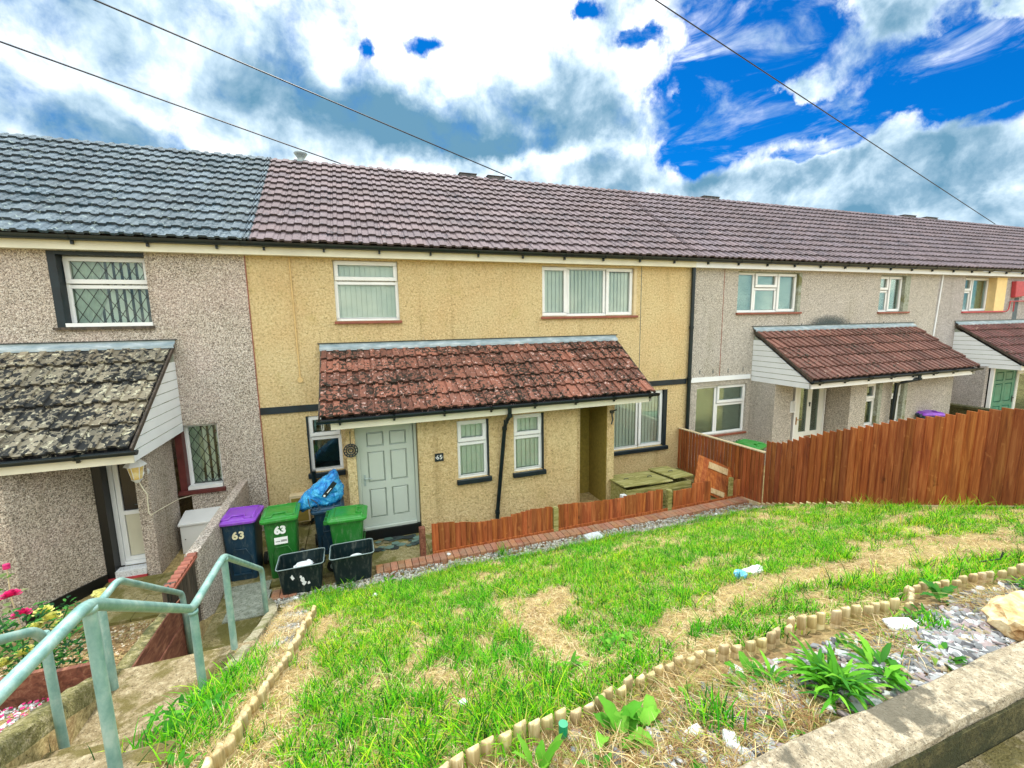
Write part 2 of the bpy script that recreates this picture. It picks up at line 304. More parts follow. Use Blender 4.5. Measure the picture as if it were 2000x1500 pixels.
# ------------------------------------------------------------------ mesh helpers
class MB:
    def __init__(s): s.v = []; s.f = []; s.c = []; s.m = []
    def add(s, vs, fs, c=(1, 1, 1), mi=0):
        b = len(s.v); s.v += [tuple(v) for v in vs]
        for f in fs: s.f.append(tuple(b+i for i in f)); s.c.append(c); s.m.append(mi)
    def box(s, x0, x1, y0, y1, z0, z1, c=(1, 1, 1), mi=0, M=None):
        vs = [(x, y, z) for z in (z0, z1) for y in (y0, y1) for x in (x0, x1)]
        if M is not None: vs = [M @ Vector(v) for v in vs]
        s.add(vs, [(0, 2, 3, 1), (4, 5, 7, 6), (0, 1, 5, 4), (2, 6, 7, 3), (0, 4, 6, 2), (1, 3, 7, 5)], c, mi)
    def prism(s, poly, d, c=(1, 1, 1), mi=0):
        """poly: list of 3D points; d: extrusion vector"""
        n = len(poly); d = Vector(d); vs = [Vector(p) for p in poly]; vs += [p+d for p in vs]
        s.add(vs, [tuple(range(n))[::-1], tuple(range(n, 2*n))] + [(i, (i+1) % n, n+(i+1) % n, n+i) for i in range(n)], c, mi)
    def loft(s, loops, c=(1, 1, 1), cap=True, mi=0):
        n = len(loops[0]); vs = [p for l in loops for p in l]; fs = []
        for k in range(len(loops)-1):
            for i in range(n): fs.append((k*n+i, k*n+(i+1) % n, (k+1)*n+(i+1) % n, (k+1)*n+i))
        if cap: fs.append(tuple(range(n))[::-1]); fs.append(tuple(range((len(loops)-1)*n, len(loops)*n)))
        s.add(vs, fs, c, mi)
    def tube(s, pts, r, seg=10, c=(1, 1, 1), mi=0, half=False):
        pts = [Vector(p) for p in pts]; loops = []; prev = None
        for i, p in enumerate(pts):
            t = (pts[min(i+1, len(pts)-1)] - pts[max(i-1, 0)]).normalized()
            a = prev if prev else (Vector((0, 0, 1)) if abs(t.z) < .9 else Vector((1, 0, 0)))
            x = t.cross(a).normalized() if prev is None else (a - t*a.dot(t)).normalized()
            y = t.cross(x).normalized(); prev = x
            rr = r[i] if isinstance(r, (list, tuple)) else r
            loops.append([p + x*math.cos(k*2*math.pi/seg)*rr + y*math.sin(k*2*math.pi/seg)*rr for k in range(seg)])
        s.loft(loops, c, True, mi)
    def build(s, name, mats, parent=None, smooth=False, world=True):
        me = bpy.data.meshes.new(name)
        vs = s.v
        if parent is not None and world:
            inv = parent.matrix_world.inverted() if parent.parent is None else None
            off = Vector((0, 0, 0)); q_ = parent
            while q_ is not None: off += Vector(q_.location); q_ = q_.parent
            vs = [(v[0]-off.x, v[1]-off.y, v[2]-off.z) for v in vs]
        me.from_pydata(vs, [], s.f); 
        if any(c != (1, 1, 1) for c in s.c):
            ca = me.color_attributes.new('Col', 'FLOAT_COLOR', 'CORNER'); arr = []
            for f, c in zip(s.f, s.c): arr += [c[0], c[1], c[2], 1.0]*len(f)
            ca.data.foreach_set('color', arr)
        else:
            ca = me.color_attributes.new('Col', 'FLOAT_COLOR', 'CORNER'); ca.data.foreach_set('color', [1.0]*(4*len(me.loops)))
        if isinstance(mats, str): mats = [mats]
        for q in mats: me.materials.append(MATS[q])
        me.polygons.foreach_set('material_index', s.m)
        if smooth: me.polygons.foreach_set('use_smooth', [True]*len(me.polygons))
        me.update()
        o = bpy.data.objects.new(name, me); col.objects.link(o)
        if parent is not None: o.parent = parent
        return o
def smooth_angle(o, ang=40):
    me = o.data; me.polygons.foreach_set('use_smooth', [True]*len(me.polygons))
    import bmesh
    bm = bmesh.new(); bm.from_mesh(me)
    for e in bm.edges:
        if len(e.link_faces) == 2 and e.calc_face_angle(0) > R(ang): e.smooth = False
    bm.to_mesh(me); bm.free(); return o
def bevel(o, wdt, seg=2, ang=40):
    import bmesh
    bm = bmesh.new(); bm.from_mesh(o.data)
    bmesh.ops.remove_doubles(bm, verts=bm.verts, dist=1e-5)
    bm.normal_update()
    es = [e for e in bm.edges if len(e.link_faces) == 2 and e.calc_face_angle(0) > R(ang)]
    bmesh.ops.bevel(bm, geom=es, offset=wdt, segments=seg, affect='EDGES', profile=.6, clamp_overlap=True)
    bm.to_mesh(o.data); bm.free(); return o
def tag(o, label=None, cat=None, group=None, kind=None):
    if label: o['label'] = label
    if cat: o['category'] = cat
    if group: o['group'] = group
    if kind: o['kind'] = kind
    return o
def thing(name, label, cat, loc=(0, 0, 0), group=None):
    o = bpy.data.objects.new(name, None); col.objects.link(o); o.location = loc; o.empty_display_size = .1
    return tag(o, label, cat, group)
def copy_tree(o, parent=None):
    c = o.copy(); col.objects.link(c); c.parent = parent
    for ch in [q for q in bpy.data.objects if q.parent == o]: copy_tree(ch, c)
    return c
def text_mesh(body, size, name, mat, M, parent, extrude=.002, offset=0.0, spacing=1.0):
    cu = bpy.data.curves.new('txt', 'FONT'); cu.body = body; cu.size = size; cu.extrude = extrude; cu.offset = offset; cu.space_character = spacing
    cu.align_x = 'CENTER'; cu.align_y = 'CENTER'; cu.resolution_u = 4
    t = bpy.data.objects.new('txt', cu); col.objects.link(t); bpy.context.view_layer.update()
    me = bpy.data.meshes.new_from_object(t.evaluated_get(bpy.context.evaluated_depsgraph_get())); bpy.data.objects.remove(t)
    me.transform(M); me.materials.clear(); me.materials.append(MATS[mat]); me.name = name
    o = bpy.data.objects.new(name, me); col.objects.link(o); o.parent = parent; return o
def fbm(x, y, s, seed=0, oc=3):
    t = 0; a = 1; q = 0
    for k in range(oc):
        t += a*mnoise.noise(Vector((x*s+seed*7.3, y*s-seed*3.1, seed*1.7))); q += a; a *= .5; s *= 2
    return t/q

# ------------------------------------------------------------------ walls with openings
def wall(mb, x0, x1, z0, z1, y, t, holes, mi=0):
    xs = sorted({x0, x1, *[h[0] for h in holes], *[h[1] for h in holes]}); zs = sorted({z0, z1, *[h[2] for h in holes], *[h[3] for h in holes]})
    xs = [x for x in xs if x0 <= x <= x1]; zs = [z for z in zs if z0 <= z <= z1]
    for i in range(len(zs)-1):
        run = None
        for j in range(len(xs)-1):
            cx, cz = (xs[j]+xs[j+1])/2, (zs[i]+zs[i+1])/2
            solid = not any(h[0] < cx < h[1] and h[2] < cz < h[3] for h in holes)
            if solid: run = run if run is not None else xs[j]
            if (not solid or j == len(xs)-2) and run is not None:
                e = xs[j] if not solid else xs[j+1]
                mb.box(run, e, y, y+t, zs[i], zs[i+1], mi=mi); run = None
    # (neighbouring cells meet edge to edge)

def bars(mb, x0, x1, z0, z1, y0, y1, w):
    mb.box(x0, x1, y0, y1, z1-w, z1); mb.box(x0, x1, y0, y1, z0, z0+w)
    mb.box(x0, x0+w, y0, y1, z0+w, z1-w); mb.box(x1-w, x1, y0, y1, z0+w, z1-w)

def window(par, x0, x1, z0, z1, y, lights, blind='vertical', sill='sill_red', reveal=None, reveal_t=(0, 0, 0, 0), rec=.07, sillproj=.05, frame='white_pvc', lead=False, openness=0.35, fw_=.055, sill_h=.05):
    """lights: list of (fx0, fx1, fz0, fz1, sash?) in fractions of the frame"""
    yf = y+rec
    l, r_, b, t = reveal_t
    if reveal:
        mb = MB()
        if l: mb.box(x0, x0+l, y-.004, yf+.05, z0, z1)
        if r_: mb.box(x1-r_, x1, y-.004, yf+.05, z0, z1)
        if t: mb.box(x0+l, x1-r_, y-.004, yf+.05, z1-t, z1)
        if b: mb.box(x0+l, x1-r_, y-.004, yf+.05, z0, z0+b)
    X0, X1, Z0, Z1 = x0+l, x1-r_, z0+b, z1-t
    fr = MB(); bars(fr, X0, X1, Z0, Z1, yf, yf+.06, .04)
    gl = MB()
    W, Hh = X1-X0, Z1-Z0
    for (a, b_, c, d, sash) in lights:
        ax, bx, cz, dz = X0+a*W, X0+b_*W, Z0+c*Hh, Z0+d*Hh
        k = .012
        if sash: bars(fr, ax+k, bx-k, cz+k, dz-k, yf-.022, yf+.045, fw_+.012); ins = k+fw_+.012
        else: bars(fr, ax+.002, bx-.002, cz+.002, dz-.002, yf+.006, yf+.05, fw_); ins = fw_
        gl.box(ax+ins-.004, bx-ins+.004, yf+.018, yf+.024, cz+ins-.004, dz-ins+.004)
        if lead:
            pass
    F = fr.build('window', frame, par); bevel(F, .006, 1)
    gl.build('pane', 'glass', F)
    if reveal: mb.build('window_reveal', reveal, F)
    if sill:
        s2 = MB(); s2.box(x0-.03, x1+.03, y-sillproj, yf+.03, z0-sill_h, z0-.002); so_ = s2.build('sill', sill, F); bevel(so_, .006, 1)
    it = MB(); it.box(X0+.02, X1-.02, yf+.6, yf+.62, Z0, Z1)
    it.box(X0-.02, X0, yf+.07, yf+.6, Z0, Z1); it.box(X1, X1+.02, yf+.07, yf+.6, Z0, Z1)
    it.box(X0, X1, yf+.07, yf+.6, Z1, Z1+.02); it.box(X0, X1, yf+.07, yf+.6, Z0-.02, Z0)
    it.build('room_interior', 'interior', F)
    bl = MB()
    if blind == 'vertical':
        step = .088; x = X0+.05
        while x < X1-.03:
            M = Matrix.Translation((x, yf+.062, 0)) @ Matrix.Rotation(R(14+random.uniform(-5, 5)), 4, 'Z')
            bl.box(-.0432, .0432, -.001, .001, Z0+.03, Z1-.02, M=M); x += step
        bl.box(X0+.02, X1-.02, yf+.125, yf+.128, Z0+.02, Z1-.02)
        bl.build('blind', 'blind', F)
    elif blind == 'vertical_open':
        x = X0+.30*W
        while x < X1-.03:
            M = Matrix.Translation((x, yf+.10, 0)) @ Matrix.Rotation(R(random.uniform(10, 30)), 4, 'Z')
            bl.box(-.028, .028, -.001, .001, Z0+.02, Z1-.02, M=M); x += .098
        bl.build('blind', 'blind_slat', F)
        cu = MB(); pts = 14; loops = []
        for q in range(9):
            zz = Z1-.03-(Z1-Z0-.05)*q/8; wd = W*(.34+.10*math.sin(q/8*3.0)) * (1-.35*(q/8)**2)
            loops.append([(X0+.02+wd*k/pts, yf+.085+.012*math.sin(k*2.2), zz) for k in range(pts+1)])
        vs = [p for l2 in loops for p in l2]
        cu.add(vs, [(a*(pts+1)+b2, a*(pts+1)+b2+1, (a+1)*(pts+1)+b2+1, (a+1)*(pts+1)+b2) for a in range(8) for b2 in range(pts)])
        cu.build('curtain', 'curtain', F, smooth=True)
    elif blind == 'venetian':
        z = Z0+.04
        while z < Z1-.03:
            M = Matrix.Translation((0, yf+.10, z)) @ Matrix.Rotation(R(-60), 4, 'X')
            bl.box(X0+.03, X1-.03, -.0135, .0135, -.0008, .0008, M=M); z += .030
        bl.build('blind', 'blind_slat', F)
    elif blind == 'net':
        bl.box(X0+.03, X1-.03, yf+.12, yf+.125, Z0+.03, Z1-.03); bl.build('blind', 'curtain', F)
    if lead:
        ld = MB()
        for (a, b_, c, d, sash) in lights:
            ins = .012+fw_+.012 if sash else fw_
            ax, bx, cz, dz = X0+a*W+ins, X0+b_*W-ins, Z0+c*Hh+ins, Z0+d*Hh-ins
            p = lead; k = -int((dz-cz)/p)-2
            for sgn in (1, -1):
                for i in range(-20, 40):
                    xa = ax + i*p*.62; # line x = xa + sgn*(z-cz)*.62
                    pts = []
                    za, zb = cz, dz
                    x_a, x_b = xa, xa+sgn*(dz-cz)*.62
                    # clip in x
                    def clip(x_, z_, x2, z2):
                        t0, t1 = 0, 1; dx = x2-x_
                        if abs(dx) < 1e-9: return None
                        ta, tb = (ax-x_)/dx, (bx-x_)/dx
                        if ta > tb: ta, tb = tb, ta
                        t0, t1 = max(0, ta), min(1, tb)
                        if t1-t0 < .02: return None
                        return (x_+dx*t0, z_+(z2-z_)*t0, x_+dx*t1, z_+(z2-z_)*t1)
                    q = clip(x_a, za, x_b, zb)
                    if q:
                        d2 = Vector((q[2]-q[0], 0, q[3]-q[1])).normalized(); nrm = Vector((-d2.z, 0, d2.x))*.0045
                        A = Vector((q[0], yf+.013, q[1])); B = Vector((q[2], yf+.013, q[3]))
                        ld.prism([A-nrm, B-nrm, B+nrm, A+nrm], (0, .003, 0))
        ld.build('leading', 'metal_dark', F)
    return F

# ------------------------------------------------------------------ tiled slopes
PROFILE = [(0, 0), (.030, 0), (.043, .020), (.098, .023), (.112, .002), (.205, 0), (.225, .024), (.330, .024), (.350, .002), (.400, .001)]
PROF2 = [(0, 0), (.012, .0), (.016, .030), (.092, .032), (.099, .004), (.112, .0), (.196, 0), (.201, .030), (.292, .032), (.300, .004), (.388, .002), (.400, .0)]
def tiles(mb, x0, x1, y0, z0, pitch, courses, gauge, colf, w_=.40, prof=PROFILE, sc=1.0, jit=.0022, th=.034, lift=.044, seg=0):
    cp, sp = math.cos(R(pitch)), math.sin(R(pitch))
    def P(x, s, h): return (x, y0+s*cp-h*sp, z0+s*sp+h*cp)
    for k in range(courses):
        s0 = k*gauge; L_ = gauge+(.04 if k < courses-1 else -.03)
        x = x0; i = 0
        while x < x1-.05:
            ww = min(w_, x1-x); j = random.uniform(-jit, jit); js = random.uniform(-.005, .005) + (random.uniform(-.03, .0) if random.random() < .012 else 0); g = .0035
            f = ww/w_
            pr = [(px*w_/.4*f, ph) for px, ph in prof]
            pr[-1] = (ww-g, pr[-1][1])
            n_ = len(pr); vs = []
            for (px, ph) in pr: vs.append(P(x+px, s0+js, ph+lift+j))
            for (px, ph) in pr: vs.append(P(x+px, s0+js+L_, ph+.0+j))
            for (px, ph) in pr: vs.append(P(x+px, s0+js, ph+lift-th+j))
            fs = [(a, a+1, n_+a+1, n_+a) for a in range(n_-1)] + [(2*n_+a, 2*n_+a+1, a+1, a) for a in range(n_-1)]
            vs.append(P(x+ww-g, s0+js+L_, -.02)); fs.append((n_-1, 3*n_-1, 3*n_, 2*n_-1))
            vs.append(P(x, s0+js+L_, -.02)); fs.append((2*n_, 0, n_, 3*n_+1))
            c0 = colf(x, k); b0 = len(mb.c); mb.add(vs, fs, c0)
            for a in range(n_-1, 2*(n_-1)): mb.c[b0+a] = tuple(q*.42 for q in c0)     # tail edges darkened: algae plus course shadow put into the colour
            if seg:
                for a in range(n_-1):
                    f_ = random.uniform(1-seg, 1+seg) if a % 2 == 0 else f_
                    mb.c[b0+a] = tuple(q*f_ for q in c0)
            x += ww; i += 1
def vary(c, v=.12):
    def f(x, k):
        a = 1+random.uniform(-v, v); b = random.uniform(-.03, .03)
        return (c[0]*a*(1+b), c[1]*a, c[2]*a*(1-b))
    return f

HOUSES = {}
def house(key, x0, x1, label, wallmat, holes, tilemat_, tcol, plinth=None):
    h = thing('terraced_house', label, 'house', ((x0+x1)/2, 0, 0)); HOUSES[key] = h
    mb = MB(); wall(mb, x0, x1, -.35, 4.80, 0, .28, holes)
    mb.box(x0, x1, .28, 6.0, 4.70, 4.80)
    mb.box(x0, x1, 5.8, 6.0, -.3, 4.7)
    mb.build('wall', wallmat, h)
    r = MB()
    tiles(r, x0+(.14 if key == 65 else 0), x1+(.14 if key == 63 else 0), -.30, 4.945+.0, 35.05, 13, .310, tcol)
    # under-slope and back slope (solid so that no light leaks)
    cp, sp = math.cos(R(35.05)), math.sin(R(35.05))
    r.add([(x0, -.26, 4.90), (x1, -.26, 4.90), (x1, 3.02, 7.19), (x0, 3.02, 7.19), (x0, 6.3, 4.90), (x1, 6.3, 4.90)], [(0, 1, 2, 3), (3, 2, 5, 4)], (.1, .09, .09))
    ro = r.build('roof', tilemat_, h)
    rd = MB(); x = x0
    while x < x1-.01:
        e = min(x+.45, x1); zz = 7.225+random.uniform(-.006, .006)
        pts = [(x, 2.86, zz-.10), (x, 2.93, zz-.02), (x, 3.02, zz+.03), (x, 3.11, zz-.02), (x, 3.18, zz-.10)]
        rd.prism(pts, (e-x-.006, 0, 0)); x = e
    rd.build('ridge_tiles', 'ridge', ro)
    # fascia, gutter
    f = MB(); f.box(x0, x1, -.14, -.002, 4.76, 4.885); f.build('fascia', 'cream_pvc' if key in (65, 63) else 'white_clad', h)
    gutter(h, x0, x1, -.22, 4.945, .062, .9)
    return h
def gutter(par, x0, x1, yc, zt, r, step, cap=True, matn='gutter_black'):
    g = MB(); seg = 9; n_ = 2
    prof = [(yc + r*math.cos(math.pi + a*math.pi/seg), zt - .0 + r*1.05*math.sin(math.pi + a*math.pi/seg)) for a in range(seg+1)]
    inn = [(yc + (r-.006)*math.cos(math.pi + a*math.pi/seg), zt + (r-.006)*1.05*math.sin(math.pi + a*math.pi/seg)) for a in range(seg, -1, -1)]
    g.prism([(x0, p[0], p[1]) for p in prof+inn], (x1-x0, 0, 0))
    if cap:
        for xx in (x0, x1-.008): g.prism([(xx, p[0], p[1]) for p in prof], (.008, 0, 0))
    G = g.build('gutter', matn, par, smooth=False)
    x = x0+.3; first = None
    while x < x1-.03:
        if first is None:
            b = MB(); pr = [(yc + (r+.008)*math.cos(math.pi + a*math.pi/seg), zt + (r+.008)*1.05*math.sin(math.pi + a*math.pi/seg)) for a in range(seg+1)]
            b.prism([(x, p[0], p[1]) for p in pr], (.03, 0, 0)); b.box(x, x+.03, yc+(r+.008)*.5, yc+r*1.25, zt-r*1.9, zt-r*.80)
            first = b.build('gutter_bracket', matn, par); xf = x
        else:
            c = first.copy(); col.objects.link(c); c.parent = par; c.location.x += x-xf
        x += step
    return G
def pipe(par, pts, r=.036, name='downpipe'):
    mb = MB(); mb.tube(pts, r, 12)
    for p in pts[1:-1]:
        mb.tube([Vector(p)+Vector((0, 0, -.03)), Vector(p)+Vector((0, 0, .03))], r*1.25, 12)
    o = mb.build(name, 'gutter_black', par); smooth_angle(o, 50); return o

S2 = [(0, 1, 0, .66, 0), (0, 1, .66, 1, 1)]              # fixed light with a top-hung sash above
S2L = [(0, 1, 0, .62, 0), (0, 1, .62, 1, 1)]
S3 = [(0, .27, 0, 1, 1), (.27, .69, 0, 1, 0), (.69, 1, 0, 1, 1)]
S3V = [(0, .30, 0, 1, 0), (.30, .67, 0, .62, 0), (.30, .67, .62, 1, 1), (.67, 1, 0, 1, 1)]
S2H = [(0, .46, 0, .60, 0), (0, .46, .60, 1, 1), (.46, 1, 0, 1, 1)]
# ---- the four houses
tm = vary((.182, .136, .146), .16); t63 = vary((.118, .160, .192), .2); t67 = vary((.180, .138, .152), .15)
h63 = house(63, -14.0, -1.64, 'grey pinkish pebbledash house at the left end, dark framed leaded windows and mossy grey tiles', 'dash63',
            [(-4.18, -3.01, 3.64, 4.755), (-2.92, -2.30, .90, 2.01), (-9.2, -6.6, 3.66, 4.74), (-3.52, -2.78, -.05, 1.95)], 'tile_63', t63)
h65 = house(65, -1.64, 7.40, 'ochre yellow rendered house with white windows and a lichened red tiled porch canopy', 'ochre',
            [(-.31, .79, 3.67, 4.73), (3.65, 5.92, 3.70, 4.74), (-.94, -.37, .95, 2.0), (5.0, 6.84, .62, 1.97)], 'tile_main', tm)
h67 = house(67, 7.40, 16.5, 'grey beige pebbledash house behind the tall fence, white clad canopy gable and pale front door', 'dash67',
            [(8.80, 10.90, 3.73, 4.72), (13.92, 15.2, 3.70, 4.72), (7.70, 9.27, .72, 1.96)], 'tile_main', t67)
h69 = house(69, 16.5, 30.0, 'far pebbledash house with cream window reveals, red alarm box and green door, right edge', 'dash69',
            [(17.80, 20.0, 3.68, 4.73), (17.0, 17.75, .95, 2.0)], 'tile_main', t67)

# windows 63
window(h63, -4.18, -3.01, 3.64, 4.755, 0, [(0, 1, 0, .60, 0), (0, 1, .60, 1, 1)], 'vertical_open', None, 'navy_paint', (.10, 0, .0, .05), .16, lead=.27)
mb = MB(); mb.box(-4.22, -2.98, -.05, .20, 3.60, 3.64); o = mb.build('sill', 'dark_wood', h63)
mb = MB(); mb.box(-4.07, -3.0, -.03, .15, 3.645, 3.70); mb.build('sill', 'white_pvc', h63)
window(h63, -2.92, -2.30, .90, 2.01, 0, [(0, 1, 0, 1, 0)], 'vertical_open', 'maroon', 'maroon', (.10, 0, .0, .0), .14, lead=.22, sill_h=.07)
mb = MB(); mb.box(-2.81, -2.31, -.02, .13, .905, .96); mb.build('sill', 'white_pvc', h63)
window(h63, -9.2, -6.6, 3.66, 4.74, 0, S3, 'vertical', 'dark_wood')
# windows 65
w65 = window(h65, -.31, .79, 3.67, 4.73, 0, S2, 'vertical', 'sill_red', rec=.07)
w65b = window(h65, 3.65, 5.92, 3.70, 4.74, 0, S3, 'vertical', 'sill_red', 'reveal_pale', (0, .07, 0, .02), .07)
window(h65, -.94, -.37, .95, 2.0, 0, S2L, 'none', 'navy_paint', 'navy_paint', (.025, 0, 0, 0), .05, sill_h=.09, sillproj=.07)
window(h65, 5.0, 6.84, .62, 1.97, 0, [(0, .62, 0, 1, 0), (.62, 1, 0, 1, 1)], 'vertical', 'navy_paint', 'navy_paint', (0, .09, 0, 0), .07, sill_h=.09, sillproj=.07)
mb = MB(); mb.box(-1.64, -.62, -.022, -.001, 2.09, 2.21); mb.build('floor_band', 'navy_paint', h65); mb = MB(); mb.box(5.42, 7.36, -.022, -.001, 2.07, 2.19); mb.build('floor_band', 'navy_paint', h65)
# windows 67
window(h67, 8.80, 10.90, 3.73, 4.72, 0, S3V, 'venetian', 'sill_red', 'slab_grey', (0, .10, 0, .02), .08)
window(h67, 13.92, 15.2, 3.70, 4.72, 0, S2H, 'venetian', 'sill_red', 'slab_grey', (0, .22, 0, .02), .10)
window(h67, 7.70, 9.27, .72, 1.96, 0, [(0, .42, 0, 1, 0), (.42, 1, 0, .62, 0), (.42, 1, .62, 1, 1)], 'venetian', 'sill_red', None, (0, 0, 0, 0), .06)
mb = MB(); mb.box(7.44, 9.34, -.03, -.001, 2.08, 2.19); mb.build('floor_band', 'white_clad', h67)
# 69
window(h69, 17.80, 20.0, 3.68, 4.73, 0, S2H, 'net', 'red_paint', 'cream_reveal', (0, .55, 0, 0), .22)
window(h69, 17.0, 17.75, .95, 2.0, 0, [(0, 1, 0, 1, 0)], 'net', 'red_paint', 'cream_reveal', (0, .45, 0, 0), .22)
mb = MB(); mb.tube([(20.05, -.06, 3.66), (20.15, -.06, 3.72), (20.2, -.06, 3.98), (21.4, -.06, 3.99)], .018, 6); mb.build('overflow_pipe', 'red_paint', h69); mb = MB(); mb.tube([(20.45, -.05, 3.98), (20.45, -.05, 3.65)], .018, 6)
mb.build('overflow_pipe', 'red_paint', h69)

# party joints / cables on walls
def strip(name, x0, x1, z0, z1, par, m_, y=-.012): mb = MB(); mb.box(x0, x1, y, -.0005, z0, z1); return mb.build(name, m_, par)
strip('joint_strip', -1.652, -1.638, -.1, 4.76, h63, 'sill_red')
strip('movement_joint', 6.03, 6.042, 2.2, 4.76, h65, 'soot', -.004)
strip('movement_joint', 8.36, 8.375, 2.2, 4.76, h67, 'sill_red', -.004)
strip('movement_joint', 10.9, 10.912, 2.2, 3.7, h67, 'slab_grey', -.004)
mb = MB()
for x in (7.75, 8.15, 8.62, 9.1, 11.0, 11.6, 12.3, 12.8, 13.5, 14.2): mb.box(x, x+.014, -.012, -.001, 2.27 if x < 9.3 else 3.33, 2.37 if x < 9.3 else 3.43)
mb.build('weep_vents', 'soot', h67)
mb = MB()
for x in (6.55, 7.0): mb.box(x, x+.012, -.010, -.001, 2.26, 2.36)
for x in (.0, 1.2): mb.box(x, x+.010, -.008, -.001, 3.29, 3.37)
mb.build('weep_vents', 'reveal_pale', h65)
mb = MB(); mb.tube([(16.62, -.02, 4.75), (16.5, -.02, 3.0), (16.45, -.02, 2.2)], .022, 6); mb.build('wall_cable', 'white_clad', h69)
mb = MB(); mb.tube([(-.985, -.014, 4.76), (-.978, -.014, 3.6), (-.97, -.014, 2.70)], .011, 6)
mb.tube([(-.97, -.03, 2.66), (-.97, -.001, 2.66)], .045, 14); mb.build('wall_cable', 'cable_beige', h65)
pipe(h67, [(7.41, -.06, 4.88), (7.41, -.06, 3.4), (7.405, -.06, 2.2), (7.40, -.06, .0)], .045)
# soot mark above the canopy of 67 is dirt with its own shape
n = NB('soot_old'); n.set(Roughness=.9); n.color(n.ramp(n.noise(60, 3, .7), [(.3, (.04, .06, .065)), (.7, (.17, .21, .21))])); n.bump(n.noise(60, 3), .6, .01)
n = NB('soot_dash'); n.set(Roughness=.95); n.color(n.ramp(n.noise(60, 3, .7), [(.3, (.03, .05, .055)), (.7, (.13, .17, .17))]))
gm = n.N.new('ShaderNodeTexGradient'); gm.gradient_type = 'SPHERICAL'; n.L.new(n.N.new('ShaderNodeTexCoord').outputs['Generated'], gm.inputs[0])
mp_ = n.N.new('ShaderNodeMapping'); mp_.inputs['Location'].default_value = (-1, 0, -1); mp_.inputs['Scale'].default_value = (2, 0, 2); n.L.new(n.N['Texture Coordinate'].outputs['Generated'], mp_.inputs[0]); n.L.new(mp_.outputs[0], gm.inputs[0])
tr_ = n.N.new('ShaderNodeBsdfTransparent'); mm_ = n.N.new('ShaderNodeMixShader'); n.L.new(n.mr(n.math('ADD', gm.outputs['Fac'], n.math('MULTIPLY', n.math('SUBTRACT', n.noise(22, 5, .7), .5), .9)),   .10, .75, 0, .62), mm_.inputs[0])
n.L.new(tr_.outputs[0], mm_.inputs[1]); n.L.new(n.b.outputs[0], mm_.inputs[2]); n.L.new(mm_.outputs[0], n.N['Material Output'].inputs[0])
def splat(name, par, cx, cz, rx, rz, y, matn, seed=1, nn_=28):
    mb = MB(); pts = []
    for k in range(nn_):
        a = 2*math.pi*k/nn_; q = 1+.22*fbm(math.cos(a)*2, math.sin(a)*2, 1, seed)*2
        pts.append((cx+rx*q*math.cos(a), y, cz+rz*q*math.sin(a)))
    mb.prism(pts, (0, .003, 0)); return mb.build(name, matn, par)

